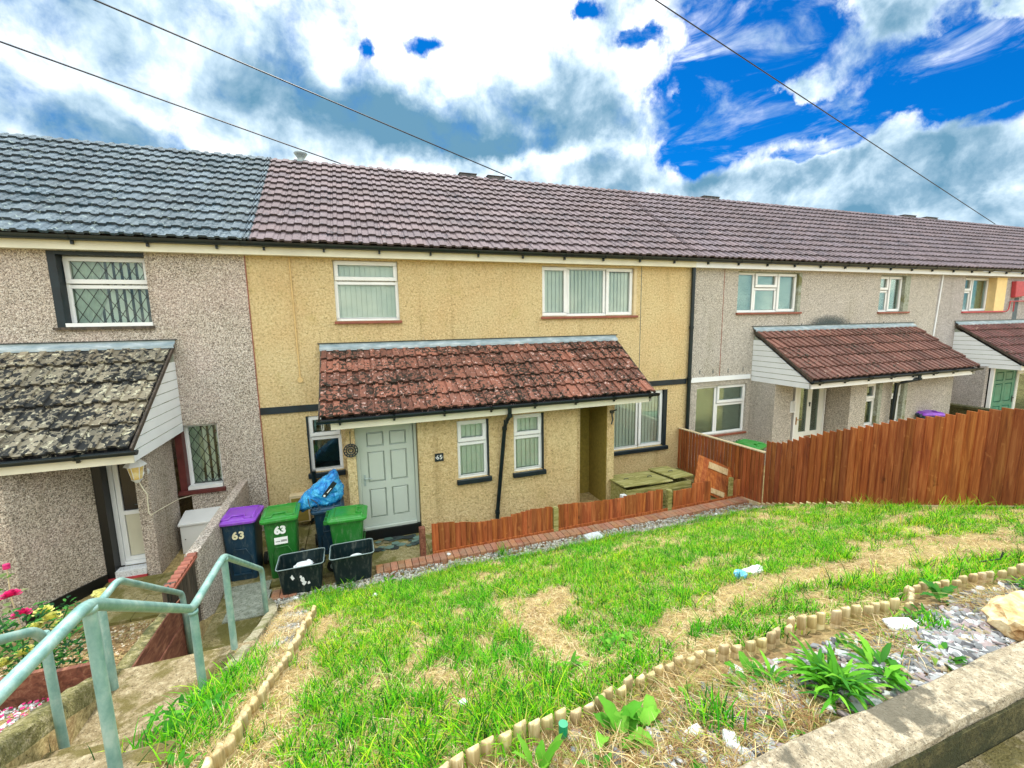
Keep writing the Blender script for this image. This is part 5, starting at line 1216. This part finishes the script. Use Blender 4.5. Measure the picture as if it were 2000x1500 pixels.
# petals
def petals(n_, region, seed, name='fallen_petals'):
    rg = np.random.default_rng(seed); mb = MB(); k = 0
    while k < n_:
        x, y = region(rg); z = ground_z(x, y)+.026; s = rg.uniform(.008, .017); a = rg.random()*6.28
        M = Matrix.Translation((x, y, z)) @ Matrix.Rotation(rg.uniform(-.6, .6), 4, 'X') @ Matrix.Rotation(a, 4, 'Z')
        mb.add([M @ Vector(p) for p in ((s, 0, .003), (.3*s, .7*s, 0), (-s, .3*s, .004), (-.6*s, -.7*s, 0), (.5*s, -.6*s, .002))], [(0, 1, 2, 3, 4)]); k += 1
    o = mb.build(name, 'petal_pink'); tag(o, None, None, None, 'stuff')
def clus(rg):
    c = [(-2.9, -4.55), (-2.55, -4.7), (-2.75, -4.95), (-2.3, -4.5), (-3.0, -5.2), (-2.4, -4.15), (-2.6, -5.3)][rg.integers(7)]
    return c[0]+rg.normal()*.16, c[1]+rg.normal()*.18
petals(520, clus, 4)

# rock, slabs and litter
o = crumple('sandstone_block', 3.24, -7.36, 2.04, .21, 'sandstone', 'big pale orange sandstone block resting against the street wall, right edge', 'rock', 12, (1.15, .52, .40))
bm = bmesh.new(); bm.from_mesh(o.data)
for v in bm.verts:
    v.co.z = min(v.co.z, .075+.02*v.co.x); v.co.y = max(-.13, min(.13, v.co.y*1.0)); v.co.x = max(v.co.x, -.20+.5*abs(v.co.y))
bm.to_mesh(o.data); bm.free(); o.rotation_euler = (.05, .02, .25)
def slab(name, cx, cy, sx_, sy_, h, rz, matn, label, cat, tilt=.0, zo=.01):
    mb = MB(); z = ground_z(cx, cy)+zo
    if cy > -2.42: z = zo
    M = Matrix.Translation((cx, cy, z)) @ Matrix.Rotation(rz, 4, 'Z') @ Matrix.Rotation(tilt, 4, 'X')
    pts = [(-sx_/2, -sy_/2*.8), (-sx_*.1, -sy_/2), (sx_/2, -sy_*.42), (sx_*.46, sy_*.4), (0, sy_/2), (-sx_*.45, sy_*.46)]
    mb.prism([M @ Vector((a, b, 0)) for a, b in pts], M.to_3x3() @ Vector((0, 0, h))); o = mb.build(name, matn); tag(o, label, cat); bevel(o, .005, 1); return o
slab('white_slab', 3.40, -2.62, .30, .20, .04, .15, 'white_stone', 'white slab lying on the gravel in front of the brick edging', 'slab', .1, .05)
slab('broken_tile', 2.74, -7.10, .17, .085, .02, -.25, 'white_stone', 'broken white tile lying in the rubble bed under the log roll', 'tile', .15, .03)
slab('broken_slab', 1.70, -6.98, .10, .07, .03, .5, 'white_stone', 'small pale broken slab piece under the log roll', 'slab', .2, .0)
slab('concrete_fragment', 1.30, -7.33, .08, .06, .03, 1.1, 'white_stone', 'pale stone fragment in the dry grass beside the broad leaved weed', 'stone', .3, .0)
slab('concrete_fragment', 1.20, -7.24, .09, .05, .03, .2, 'white_stone', 'second pale stone fragment, left of the wall end', 'stone', .3, .0)
t = thing('bottle_cap', 'green plastic bottle cap below the log roll border', 'cap', (.72, -7.02, 2.02))
mb = MB(); mb.tube([(.72, -7.02, 1.90), (.72, -7.02, 1.965)], .020, 14); o = mb.build('cap', 'bottle_green', t)
crumple('litter_bottle', 3.02, -5.78, gz(3, -5.78)+.05, .055, 'litter_blue', 'crushed blue and white bottle lying in the grass', 'litter', 7, (1.0, .8, .7))
crumple('litter_wrapper', 3.22, -5.74, gz(3.2, -5.74)+.04, .07, 'scrap', 'crumpled white wrapper beside the blue bottle in the grass', 'litter', 9, (1.6, .7, .4))
for k, (x, y, lb) in enumerate([(.40, -6.50, 'small white litter scrap in the near lawn'), (.02, -3.42, 'small white litter scrap below the right black crate'), (-.95, -2.6, 'white litter scrap at the path corner by the bricks'), (5.95, -2.55, 'white stone on the gravel near the tall fence'), (1.15, -2.08, 'white pebble on the red brick edging')]):
    crumple('litter_scrap', x, y, (ground_z(x, y) if y < -2.42 else .02)+.03, .028 if k else .022, 'scrap', lb, 'litter', 20+k, (1, .8, .6))
mb = MB(); mb.tube([(4.20, -6.78, 1.84), (4.42, -6.80, 1.83), (4.44, -6.80, 1.88)], .005, 6); o = mb.build('twig', 'metal_dark'); tag(o, 'dark bent twig lying in the grass by the far end of the border', 'twig')
mb = MB(); mb.tube([(-2.45, -4.05, .78), (-2.30, -4.2, .80), (-2.2, -4.24, .80)], .008, 6); o = mb.build('cane', 'fence_pale'); tag(o, 'pale broken cane lying on the soil of the left bed', 'cane')

# ------------------------------------------------------------------ grass
DEAD = [([(2.12, -6.05), (2.67, -5.88), (3.54, -5.91), (4.42, -5.95), (5.34, -6.17), (5.84, -6.38), (4.8, -6.78), (4.25, -6.58), (3.56, -6.46), (3.05, -6.29), (2.43, -6.35), (2.04, -6.34)]),
        ([(1.06, -4.75), (1.65, -4.88), (1.47, -5.61), (1.21, -5.94), (1.02, -5.91), (.95, -5.3)]), ([(.17, -5.67), (.58, -5.2), (.59, -5.36), (.18, -6.02), (.03, -5.99)]),
        ([(1.21, -6.16), (1.24, -6.38), (1.12, -6.74), (.98, -6.72), (1.05, -6.41)]), ([(1.8, -6.43), (1.97, -6.67), (1.85, -6.85), (1.5, -6.82)]), ([(.33, -6.2), (.62, -6.26), (.51, -6.57), (.32, -6.57)]), ([(1.71, -6.18), (2.12, -6.2), (1.82, -6.45)]),
        ([(-.55, -3.9), (-.3, -4.0), (-.35, -4.5), (-.58, -4.6)]), ([(-.6, -5.2), (-.48, -5.2), (-.5, -6.9), (-.7, -6.9)])]
def inside(px, py, poly):
    c = np.zeros(len(px), bool); n_ = len(poly); j = n_-1
    for i in range(n_):
        xi, yi = poly[i]; xj, yj = poly[j]
        cond = ((yi > py) != (yj > py)) & (px < (xj-xi)*(py-yi)/(yj-yi+1e-12)+xi); c ^= cond; j = i
    return c
def vnoise(x, y, s, seed):
    rg = np.random.default_rng(seed); T = rg.random((256, 256)); X, Y = x*s+91.3, y*s+57.1; xi, yi = np.floor(X).astype(int), np.floor(Y).astype(int); fx, fy = X-xi, Y-yi
    fx, fy = fx*fx*(3-2*fx), fy*fy*(3-2*fy); g_ = lambda a, b: T[a % 256, b % 256]
    return (g_(xi, yi)*(1-fx)+g_(xi+1, yi)*fx)*(1-fy)+(g_(xi, yi+1)*(1-fx)+g_(xi+1, yi+1)*fx)*fy
GXs = np.arange(-4.5, 9.0, .06); GYs = np.arange(-8.0, -1.5, .06)
GZ = np.array([[ground_z(x, y) for x in GXs] for y in GYs])
def gzv(x, y):
    fx = (x-GXs[0])/.06; fy = (y-GYs[0])/.06; i = np.clip(fx.astype(int), 0, len(GXs)-2); j = np.clip(fy.astype(int), 0, len(GYs)-2); u, v = fx-i, fy-j
    return (GZ[j, i]*(1-u)+GZ[j, i+1]*u)*(1-v)+(GZ[j+1, i]*(1-u)+GZ[j+1, i+1]*u)*v
def blades(name, x, y, z, h, wd, colr, bend, seed, droop=.5, flat=None):
    rg = np.random.default_rng(seed); n_ = len(x); az = rg.random(n_)*2*np.pi; fa = rg.random(n_)*2*np.pi
    dx, dy = np.cos(az), np.sin(az); px, py = -np.sin(az+rg.normal(0, .4, n_)), np.cos(az+rg.normal(0, .4, n_))
    V = np.zeros((n_, 7, 3)); ts = (0, .38, .72, 1.0); wf = (1.0, .95, .65, 0)
    k = 0
    for t_, w_ in zip(ts, wf):
        out = bend*h*t_**1.7; zz = h*(t_-.0*t_)*(1-droop*bend*t_**2*.55)
        cx, cy, cz = x+dx*out, y+dy*out, z+np.maximum(zz, .004+0*zz)
        if t_ < 1:
            V[:, k, 0] = cx-px*wd*w_/2; V[:, k, 1] = cy-py*wd*w_/2; V[:, k, 2] = cz; k += 1
            V[:, k, 0] = cx+px*wd*w_/2; V[:, k, 1] = cy+py*wd*w_/2; V[:, k, 2] = cz; k += 1
        else: V[:, k, 0] = cx; V[:, k, 1] = cy; V[:, k, 2] = cz
    base = np.arange(n_)*7
    quads = np.stack([np.stack([base, base+1, base+3, base+2], 1), np.stack([base+2, base+3, base+5, base+4], 1)], 1).reshape(-1)
    tris = np.stack([base+4, base+5, base+6], 1)
    loops = np.concatenate([np.stack([base, base+1, base+3, base+2, base+2, base+3, base+5, base+4, base+4, base+5, base+6], 1).reshape(-1)])
    me = bpy.data.meshes.new(name); me.vertices.add(n_*7); me.vertices.foreach_set('co', V.reshape(-1).astype(np.float32)); me.loops.add(n_*11); me.loops.foreach_set('vertex_index', loops.astype(np.int32))
    me.polygons.add(n_*3); st = (np.arange(n_)[:, None]*11+np.array([0, 4, 8])).reshape(-1); me.polygons.foreach_set('loop_start', st.astype(np.int32)); me.polygons.foreach_set('loop_total', np.tile([4, 4, 3], n_).astype(np.int32))
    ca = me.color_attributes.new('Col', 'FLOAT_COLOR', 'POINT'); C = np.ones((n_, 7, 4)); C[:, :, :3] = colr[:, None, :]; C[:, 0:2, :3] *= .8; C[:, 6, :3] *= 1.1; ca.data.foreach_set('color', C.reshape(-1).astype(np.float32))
    me.update(calc_edges=True); me.validate(); me.materials.append(MATS['grass']); o = bpy.data.objects.new(name, me); col.objects.link(o); return o
def pick(rg, n_, pal, wts):
    i = rg.choice(len(pal), n_, p=np.array(wts)/sum(wts)); c = np.array(pal)[i]*rg.uniform(.75, 1.25, (n_, 1)); return c
def lawn_mask(x, y):
    m = np.ones(len(x)); wob = vnoise(x, y, 5, 5)-.5; wob2 = vnoise(x, y, 7, 6)-.5
    d = np.zeros(len(x), bool)
    for poly in DEAD: d |= inside(x+wob*.25, y+wob2*.25, poly)
    n1 = vnoise(x, y, 2.3, 3)*.6+vnoise(x, y, 6.5, 4)*.4
    n1 = n1 + .10*np.clip((y+6.3)/1.0*.5, -1, .4)
    m = np.clip((n1-.27)*5, .05, 1); m[d] *= .06; return m, d
in_lawn = lambda x, y: (x > np.interp(-y, [2.6, 3.6, 6.6, 7.2], [-1.0, -.60, -.68, -.75])) & (x < 7.12) & (y < -2.72-.08*np.sin(x*3)+.05*np.sin(x*7)) & (y > np.interp(x, [-.1, .2, 1, 2, 2.6, 3.1, 3.3, 4.2, 5.6, 7.2], [-7.2, -7.0, -6.86, -6.8, -6.82, -6.9, -6.8, -6.95, -6.95, -6.95]))
rg = np.random.default_rng(21)
# tufts: clustered green blades
n_t = 36000; cx_, cy_ = rg.uniform(-1.0, 7.12, n_t), rg.uniform(-7.2, -2.6, n_t); ok = in_lawn(cx_, cy_); mk, dd = lawn_mask(cx_, cy_); near_w = np.clip(1.25-np.hypot(cx_, cy_+8.5)/11, .45, 1)
ok &= rg.random(n_t) < mk*near_w*.62; cx_, cy_, mk = cx_[ok], cy_[ok], mk[ok]
per = 15; x = np.repeat(cx_, per)+rg.normal(0, .022, len(cx_)*per); y = np.repeat(cy_, per)+rg.normal(0, .022, len(cx_)*per)
tn = np.repeat(vnoise(cx_, cy_, 1.3, 8), per); th_ = np.repeat(rg.uniform(.5, 1.2, len(cx_))+.9*(rg.random(len(cx_)) < .10), per)
h = (.038+.050*tn)*th_*rg.uniform(.6, 1.3, len(x)); wd = rg.uniform(.0028, .0062, len(x)); 
GP = [(.05, .35, .004), (.12, .51, .008), (.24, .66, .010), (.46, .70, .03), (.008, .11, .006), (.56, .52, .12)]
colr = pick(rg, len(x), GP, [3, 4, 3.6, 2.2, 4.2, 1.1]); hue = np.repeat(vnoise(cx_, cy_, 2.0, 12), per)[:, None]; colr = colr*(np.array([[1.5, 1.08, 1.0]])*hue+np.array([[.65, .9, 1.0]])*(1-hue))
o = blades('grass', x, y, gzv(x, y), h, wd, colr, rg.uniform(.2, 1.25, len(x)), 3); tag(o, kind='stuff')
# dry thatch everywhere in the lawn and beds
def thatch(n_, x0, x1, y0, y1, f, seed, hh=(.012, .05), wts=(3, 3, 2, 1.2, .5), name='dry_grass', zf=gzv):
    rg = np.random.default_rng(seed); x, y = rg.uniform(x0, x1, n_), rg.uniform(y0, y1, n_); k = f(x, y, rg); x, y = x[k], y[k]
    h = rg.uniform(*hh, len(x)); colr = pick(rg, len(x), [(.70, .54, .25), (.84, .72, .44), (.46, .32, .13), (.28, .15, .06), (.26, .34, .06)], wts)
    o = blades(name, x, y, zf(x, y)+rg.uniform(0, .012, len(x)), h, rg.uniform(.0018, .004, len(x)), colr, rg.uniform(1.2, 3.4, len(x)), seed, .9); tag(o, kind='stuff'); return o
thatch(170000, -1.0, 7.15, -7.2, -2.7, lambda x, y, r: in_lawn(x, y) & (r.random(len(x)) < np.clip(1.35-np.hypot(x, y+8.5)/8, .35, 1)*(1.12-.62*lawn_mask(x, y)[0])), 31)
thatch(34000, -.1, 6, -7.48, -6.8, lambda x, y, r: (y < np.interp(x, [-.1, .2, 1, 2, 2.6, 3.1, 3.3, 4.2, 5.6], [-7.25, -7.08, -6.93, -6.9, -6.93, -7.0, -6.9, -7.04, -7.05])) & (vnoise(x, y, 3.5, 40) > np.where(x > 1.6, .50, .22)), 32, (.02, .09), (2, 1.2, 3, 3, 2.2))
thatch(9000, -1.0, -.68, -7.4, -2.7, lambda x, y, r: vnoise(x, y, 4, 41) > .35, 33, (.02, .08))
# green tufts of longer grass, each one a plant that can be told apart
def tuft(cx, cy, n_, rad, h0, seed, label, pal=None, wts=None, wd=(.004, .008), bend=(.2, 1.1), cat='grass tuft', name='grass_tuft', group='tufts of long grass'):
    rg = np.random.default_rng(seed); x, y = cx+rg.normal(0, rad, n_), cy+rg.normal(0, rad, n_)
    colr = pick(rg, n_, pal or GP, wts or [4, 4, 2, 1, 3, .3]); h = h0*rg.uniform(.45, 1.15, n_)
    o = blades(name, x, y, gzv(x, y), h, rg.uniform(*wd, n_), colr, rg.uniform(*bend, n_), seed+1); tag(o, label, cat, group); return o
tuft(1.36, -6.62, 90, .05, .16, 51, 'long grass tuft just inside the near border')
tuft(.98, -5.55, 1, .01, .02, 49, 'tiny green sprig in the bare straw patch')
tuft(1.38, -5.75, 120, .06, .12, 52, 'dark green grass tuft right of the bare straw patch')
tuft(1.32, -7.22, 150, .05, .12, 53, 'dark grass tuft in the dry bed near the wall end', None, [5, 2, 1, .5, 5, .5])
tuft(2.88, -7.14, 130, .06, .09, 54, 'green grass tuft beside the broken white tile', None, [4, 3, 1, .5, 3, .2])
tuft(2.55, -7.20, 60, .05, .07, 55, 'small tuft below the broken white tile')
tuft(.50, -7.0, 70, .04, .15, 56, 'upright grass tuft at the bottom edge by the near border', None, [1, 3, 5, 3, .5, 1])
tuft(5.9, -3.0, 70, .06, .12, 57, 'grass tuft below the broken fence panel')
tuft(1.95, -2.36, 60, .05, .20, 58, 'tall grass tuft growing on the brick edging')
tuft(-.30, -2.62, 70, .05, .17, 59, 'grass tuft growing between the two black crates')
tuft(6.9, -4.4, 90, .12, .22, 60, 'straggly long grass against the tall fence, nearer clump', None, [1, 2, 3, 3, .5, 4])
tuft(6.9, -5.4, 90, .12, .22, 61, 'straggly long grass against the tall fence, farther right clump', None, [1, 2, 3, 3, .5, 4])
tuft(3.6, -6.72, 160, .10, .13, 62, 'bright grass clump on the lawn side of the right border bend', None, [2, 5, 5, 2, 1, .5])
tuft(4.1, -6.80, 160, .12, .12, 63, 'bright grass clump farther right along the border', None, [2, 5, 5, 2, 1, .5])
tuft(2.15, -6.72, 120, .07, .11, 64, 'grass clump above the middle of the wavy border', None, [4, 4, 2, 1, 2, .5])
tuft(-.98, -5.60, 240, .06, .15, 65, 'big bright grass clump at the path edge beside the handrail post', None, [4, 5, 3, 2, 2, .5])
tuft(-.93, -5.1, 120, .06, .14, 66, 'grass clump between the kerb and the left border', None, [4, 5, 3, 2, 2, .5])
tuft(-.90, -6.15, 90, .06, .13, 67, 'low grass clump beside the left border, nearest', None, [4, 3, 3, 2, 2, 2])
tuft(-1.0, -6.7, 70, .07, .2, 68, 'dry straggly clump at the bottom of the verge', None, [.5, 1, 2, 3, .5, 8])

# broad leaved weeds
def leaf(mb, base, az, length, width, arch, c, lobes=0, seed=0, cup=.25, lift=.9, wav=.10):
    n_ = 9; L_, R_, Cn = [], [], []
    dirv = Vector((math.cos(az), math.sin(az), 0)); side = Vector((-dirv.y, dirv.x, 0)); p = Vector(base); el = lift
    for k in range(n_+1):
        t_ = k/n_; w_ = width*math.sin(math.pi*min(1, (t_*.93+.07))**.85)**.8*(1 if not lobes else (1+.25*math.sin(t_*lobes*math.pi*2)))
        if t_ < .15: w_ *= .35
        e = el-arch*t_; step_ = length/n_
        p = p+(dirv*math.cos(e)+Vector((0, 0, 1))*math.sin(e))*step_
        z_ = Vector((0, 0, w_*cup + wav*width*math.sin(k*2.1+seed))); z2 = Vector((0, 0, w_*cup + wav*width*math.sin(k*2.1+seed+2)))
        Cn.append(p.copy()); L_.append(p+side*w_/2+z_); R_.append(p-side*w_/2+z2)
    vs = L_+Cn+R_; m_ = n_+1; fs = []
    for k in range(n_): fs += [(k, k+1, m_+k+1, m_+k), (m_+k, m_+k+1, 2*m_+k+1, 2*m_+k)]
    mb.add(vs, fs, c)
def weed(name, cx, cy, n_, ln, wd, label, seed, cols, arch=(.8, 1.6), lift=(.6, 1.3), rad=.01, cat='weed', lobes=0, cup=.25, stem=False, group='weeds', zo=0):
    rg = random.Random(seed); mb = MB(); z = ground_z(cx, cy)+zo
    for k in range(n_):
        az = 6.283*k/n_*2.4+rg.uniform(-.4, .4); L_ = ln*rg.uniform(.55, 1.1); c = rg.choice(cols); f = rg.uniform(.8, 1.15)
        leaf(mb, (cx+rg.uniform(-rad, rad), cy+rg.uniform(-rad, rad), z), az, L_, wd*rg.uniform(.75, 1.15), rg.uniform(*arch), (c[0]*f, c[1]*f, c[2]*f), lobes, k, cup, rg.uniform(*lift))
    o = mb.build(name, 'grass', smooth=True); tag(o, label, cat, group); return o
GL = [(.09, .34, .02), (.14, .46, .025), (.22, .56, .04), (.05, .24, .02)]
BR = [(.14, .44, .03), (.22, .54, .05), (.09, .34, .02)]
weed('dock_plant', .92, -7.12, 9, .17, .075, 'broad leaved dock with bright green leaves in front of the near border, left half', 5, BR, (.6, 1.5), (.35, 1.15), .04, cup=.22)
weed('dock_plant', 1.07, -7.08, 8, .15, .06, 'broad leaved dock plant, right neighbour of the first', 6, BR, (.6, 1.4), (.4, 1.15), .04, cup=.22)
weed('dock_plant', 1.02, -7.38, 3, .17, .085, 'broad bright leaf reaching in at the bottom edge below the dock', 7, BR, (.9, 1.3), (.5, .8), .02, cup=.12)
weed('dock_plant', .56, -7.14, 6, .17, .038, 'narrow upright dock leaves at the bottom edge left of the green cap', 8, BR, (.2, .7), (1.1, 1.4), .02)
weed('dock_plant', .38, -7.13, 3, .07, .03, 'tiny two leaved seedling in the dry bed', 9, BR, (.2, .7), (.9, 1.3), .01)
weed('dock_plant', 1.73, -7.0, 6, .13, .05, 'pale green leafy weed over the broken slab under the border', 10, BR, (.5, 1.1), (.8, 1.4), .02)
weed('plantain', 1.93, -7.30, 120, .20, .019, 'big spiky rosette weed with long narrow leaves beside the street wall', 11, GL, (.7, 1.9), (.5, 1.35), .06, cup=.35)
weed('plantain', 1.72, -7.16, 30, .13, .018, 'smaller spiky rosette just left of the big one', 12, GL, (.7, 1.7), (.5, 1.35), .04, cup=.35)
weed('plantain', 2.22, -7.32, 30, .15, .030, 'leafy weed right of the big spiky rosette against the wall', 13, GL, (.7, 1.7), (.4, 1.2), .05, cup=.3)
for q_, (x_, y_, n_q, l_, w_q, lb_) in enumerate([(1.35, -7.03, 16, .07, .022, 'small weed under the border left of the dry bed'), (2.35, -7.1, 20, .08, .02, 'low leafy weed midway between the rosette and the white tile'), (2.6, -7.38, 18, .08, .022, 'small weed against the wall right of the rosette'),
    (3.0, -7.05, 20, .09, .022, 'low weed under the border right of the white tile'), (1.55, -7.35, 18, .07, .02, 'weed in the straw just left of the wall end'), (.75, -7.25, 16, .08, .02, 'small weed at the bottom edge below the docks'), (1.6, -7.12, 22, .09, .02, 'dark leafy weed above the dry grass'), (3.9, -7.15, 24, .10, .025, 'far weed behind the sandstone block')]):
    weed('small_weed', x_, y_, n_q, l_, w_q, lb_, 90+q_, [(.05, .24, .02), (.10, .34, .03), (.22, .40, .05)], (.5, 1.5), (.3, 1.2), .05)
weed('thistle', 3.35, -6.98, 8, .16, .045, 'dark serrated leafy weed growing over the border bend', 14, [(.05, .24, .03), (.09, .32, .03)], (.6, 1.3), (.5, 1.3), .03, lobes=4)
weed('plantain', .18, -2.75, 16, .12, .04, 'leafy weed in front of the right black crate', 15, GL+[(.4, .55, .08)], (.6, 1.4), (.4, 1.0), .08)
weed('plantain', -.42, -2.85, 26, .14, .04, 'yellow green leafy weed below the left black crate', 16, [(.25, .5, .04), (.4, .6, .08), (.14, .4, .03)], (.6, 1.4), (.4, 1.0), .10)
weed('plantain', -.75, -3.25, 14, .12, .035, 'low weed at the top end of the left border', 17, [(.25, .5, .04), (.4, .6, .08)], (.6, 1.4), (.4, 1.0), .08)
weed('bindweed', -.98, -5.85, 60, .09, .030, 'dark leafy weed patch spilling on the path below the handrail', 18, [(.05, .28, .02), (.09, .36, .03), (.14, .44, .03)], (.5, 1.5), (.4, 1.2), .16)
weed('bindweed', -.90, -6.40, 34, .07, .026, 'small leafy weed patch by the bottom of the left border', 19, [(.07, .30, .02), (.14, .42, .03)], (.5, 1.5), (.4, 1.2), .10)
weed('plantain', 1.05, -6.45, 18, .10, .022, 'leafy weed in the lawn beside the near bare strip', 20, GL, (.6, 1.4), (.4, 1.1), .05)
weed('clover', 1.42, -6.35, 40, .07, .028, 'broad leaved weed patch in the middle of the near lawn', 22, BR, (.6, 1.4), (.4, 1.1), .12)

tuft(-1.02, -5.45, 200, .09, .16, 71, 'bright grass spilling over the landing edge beside the second post', None, [4, 5, 3, 2, 2, .5])
tuft(-1.05, -5.95, 200, .10, .15, 72, 'grass mat covering the side of the upper steps', None, [5, 4, 3, 2, 3, .5])
tuft(-.88, -4.7, 110, .07, .12, 73, 'short grass between the kerb end and the straight border', None, [4, 5, 3, 2, 2, .5])
tuft(-.86, -5.45, 120, .06, .10, 74, 'straw mixed grass beside the straight border', None, [2, 3, 2, 2, 1, 5])
tuft(-.92, -5.35, 260, .10, .15, 81, 'tall bright grass filling the middle of the verge', None, [4, 5, 3, 2, 2, .5])
tuft(-.95, -5.0, 160, .07, .13, 82, 'bright grass at the lower end of the kerb', None, [4, 5, 3, 2, 2, .5])
tuft(-.90, -6.0, 200, .09, .14, 83, 'mixed green and straw grass low on the verge', None, [4, 5, 3, 2, 2, 3])
tuft(-.62, -2.72, 160, .12, .14, 84, 'yellow green grass below the left black crate', None, [2, 5, 4, 3, 1, 1])
tuft(-.55, -3.3, 150, .13, .13, 75, 'bright grass at the lawn corner above the straight border', None, [4, 5, 3, 2, 2, .5])
weed('bindweed', -1.12, -5.72, 70, .085, .028, 'dark leafy weeds at the edge of the steps between two handrail posts', 76, [(.04, .26, .02), (.09, .36, .03), (.14, .44, .03)], (.5, 1.5), (.4, 1.2), .17)
# rose bush of 63
t = thing('rose_bush', 'rose bush with dark pink and cream blooms at the left edge', 'shrub', (-2.95, -3.75, .5))
mb = MB(); rg_ = random.Random(3)
for k in range(9):
    a = rg_.uniform(0, 6.28); mb.tube([(-2.95, -3.75, .45), (-2.95+.18*math.cos(a), -3.75+.18*math.sin(a), .75), (-2.95+.36*math.cos(a), -3.75+.3*math.sin(a), 1.0+rg_.uniform(0, .2))], .006, 5)
mb.build('stem', 'bin_green', t)
mb = MB()
for k in range(1100):
    r_, a, zz = .48*rg_.random()**.5, rg_.uniform(0, 6.28), rg_.uniform(.55, 1.22)
    c = rg_.choice([(.02, .12, .03), (.04, .20, .03), (.08, .30, .05), (.015, .08, .03)])
    leaf(mb, (-2.95+r_*math.cos(a), -3.78+r_*math.sin(a)*.8, zz-.25*r_), rg_.uniform(0, 6.28), rg_.uniform(.04, .07), rg_.uniform(.02, .035), .6, c, 0, k, .2, rg_.uniform(-.3, .8))
mb.build('foliage', 'grass', t)
def bloom(x, y, z, r, matn, seed):
    mb = MB(); q = random.Random(seed)
    for k in range(22):
        a = k*2.4; rr = r*(.25+.75*k/22); el_ = 1.4-1.2*k/22
        b = Vector((x+rr*.35*math.cos(a), y+rr*.35*math.sin(a), z)); d = Vector((math.cos(a)*math.cos(el_), math.sin(a)*math.cos(el_), math.sin(el_))); s = Vector((-math.sin(a), math.cos(a), 0))*r*.42
        mb.add([b-s*.4, b+s*.4, b+d*r*.7+s, b+d*r*.9, b+d*r*.7-s], [(0, 1, 2, 3, 4)])
    return mb.build('bloom', matn, t)
for k, (x, y, z, m_) in enumerate([(-3.33, -3.60, 1.20, 'petal_pink'), (-3.22, -3.55, 1.22, 'petal_pink'), (-3.10, -3.50, 1.24, 'petal_pink'), (-2.98, -3.62, 1.10, 'petal_pink'), (-3.28, -3.72, 1.02, 'petal_pink'), (-3.36, -3.5, 1.05, 'petal_pink'),
                                (-2.83, -3.62, 1.09, 'flower_cream'), (-2.76, -3.66, 1.04, 'flower_cream'), (-2.68, -3.70, .98, 'flower_cream'), (-2.86, -3.72, 1.0, 'flower_cream'), (-2.8, -3.95, .93, 'flower_cream'), (-2.9, -4.05, .92, 'flower_cream')]):
    bloom(x, y, z, .065, m_, k)
crumple('dried_flower', -3.33, -1.75, .24, .075, 'flower_cream', 'faded dried flower head at the foot of the pebbledash porch wall', 'flower', 6)
t = thing('climbing_rose', 'pale leafy stem with a red bud against the pebbledash wall, left edge', 'plant', (-3.9, -2.3, .5))
mb = MB(); mb.tube([(-3.62, -2.6, .35), (-3.66, -2.6, .8), (-3.68, -2.55, 1.12)], .006, 5); mb.build('stem', 'fence_pale', t)
mb = MB()
for k in range(16): leaf(mb, (-3.70+rg_.uniform(-.06, .10), -2.58, .62+rg_.uniform(0, .42)), rg_.uniform(0, 6.28), .08, .06, .5, rg_.choice([(.30, .42, .16), (.10, .32, .03), (.45, .5, .25)]), 0, k, .1, rg_.uniform(-.2, .6))
mb.build('foliage', 'grass', t)
t2 = t; mb = MB(); mb.tube([(-3.68, -2.55, 1.10), (-3.68, -2.55, 1.15)], .03, 8); mb.build('bud', 'petal_pink', t)
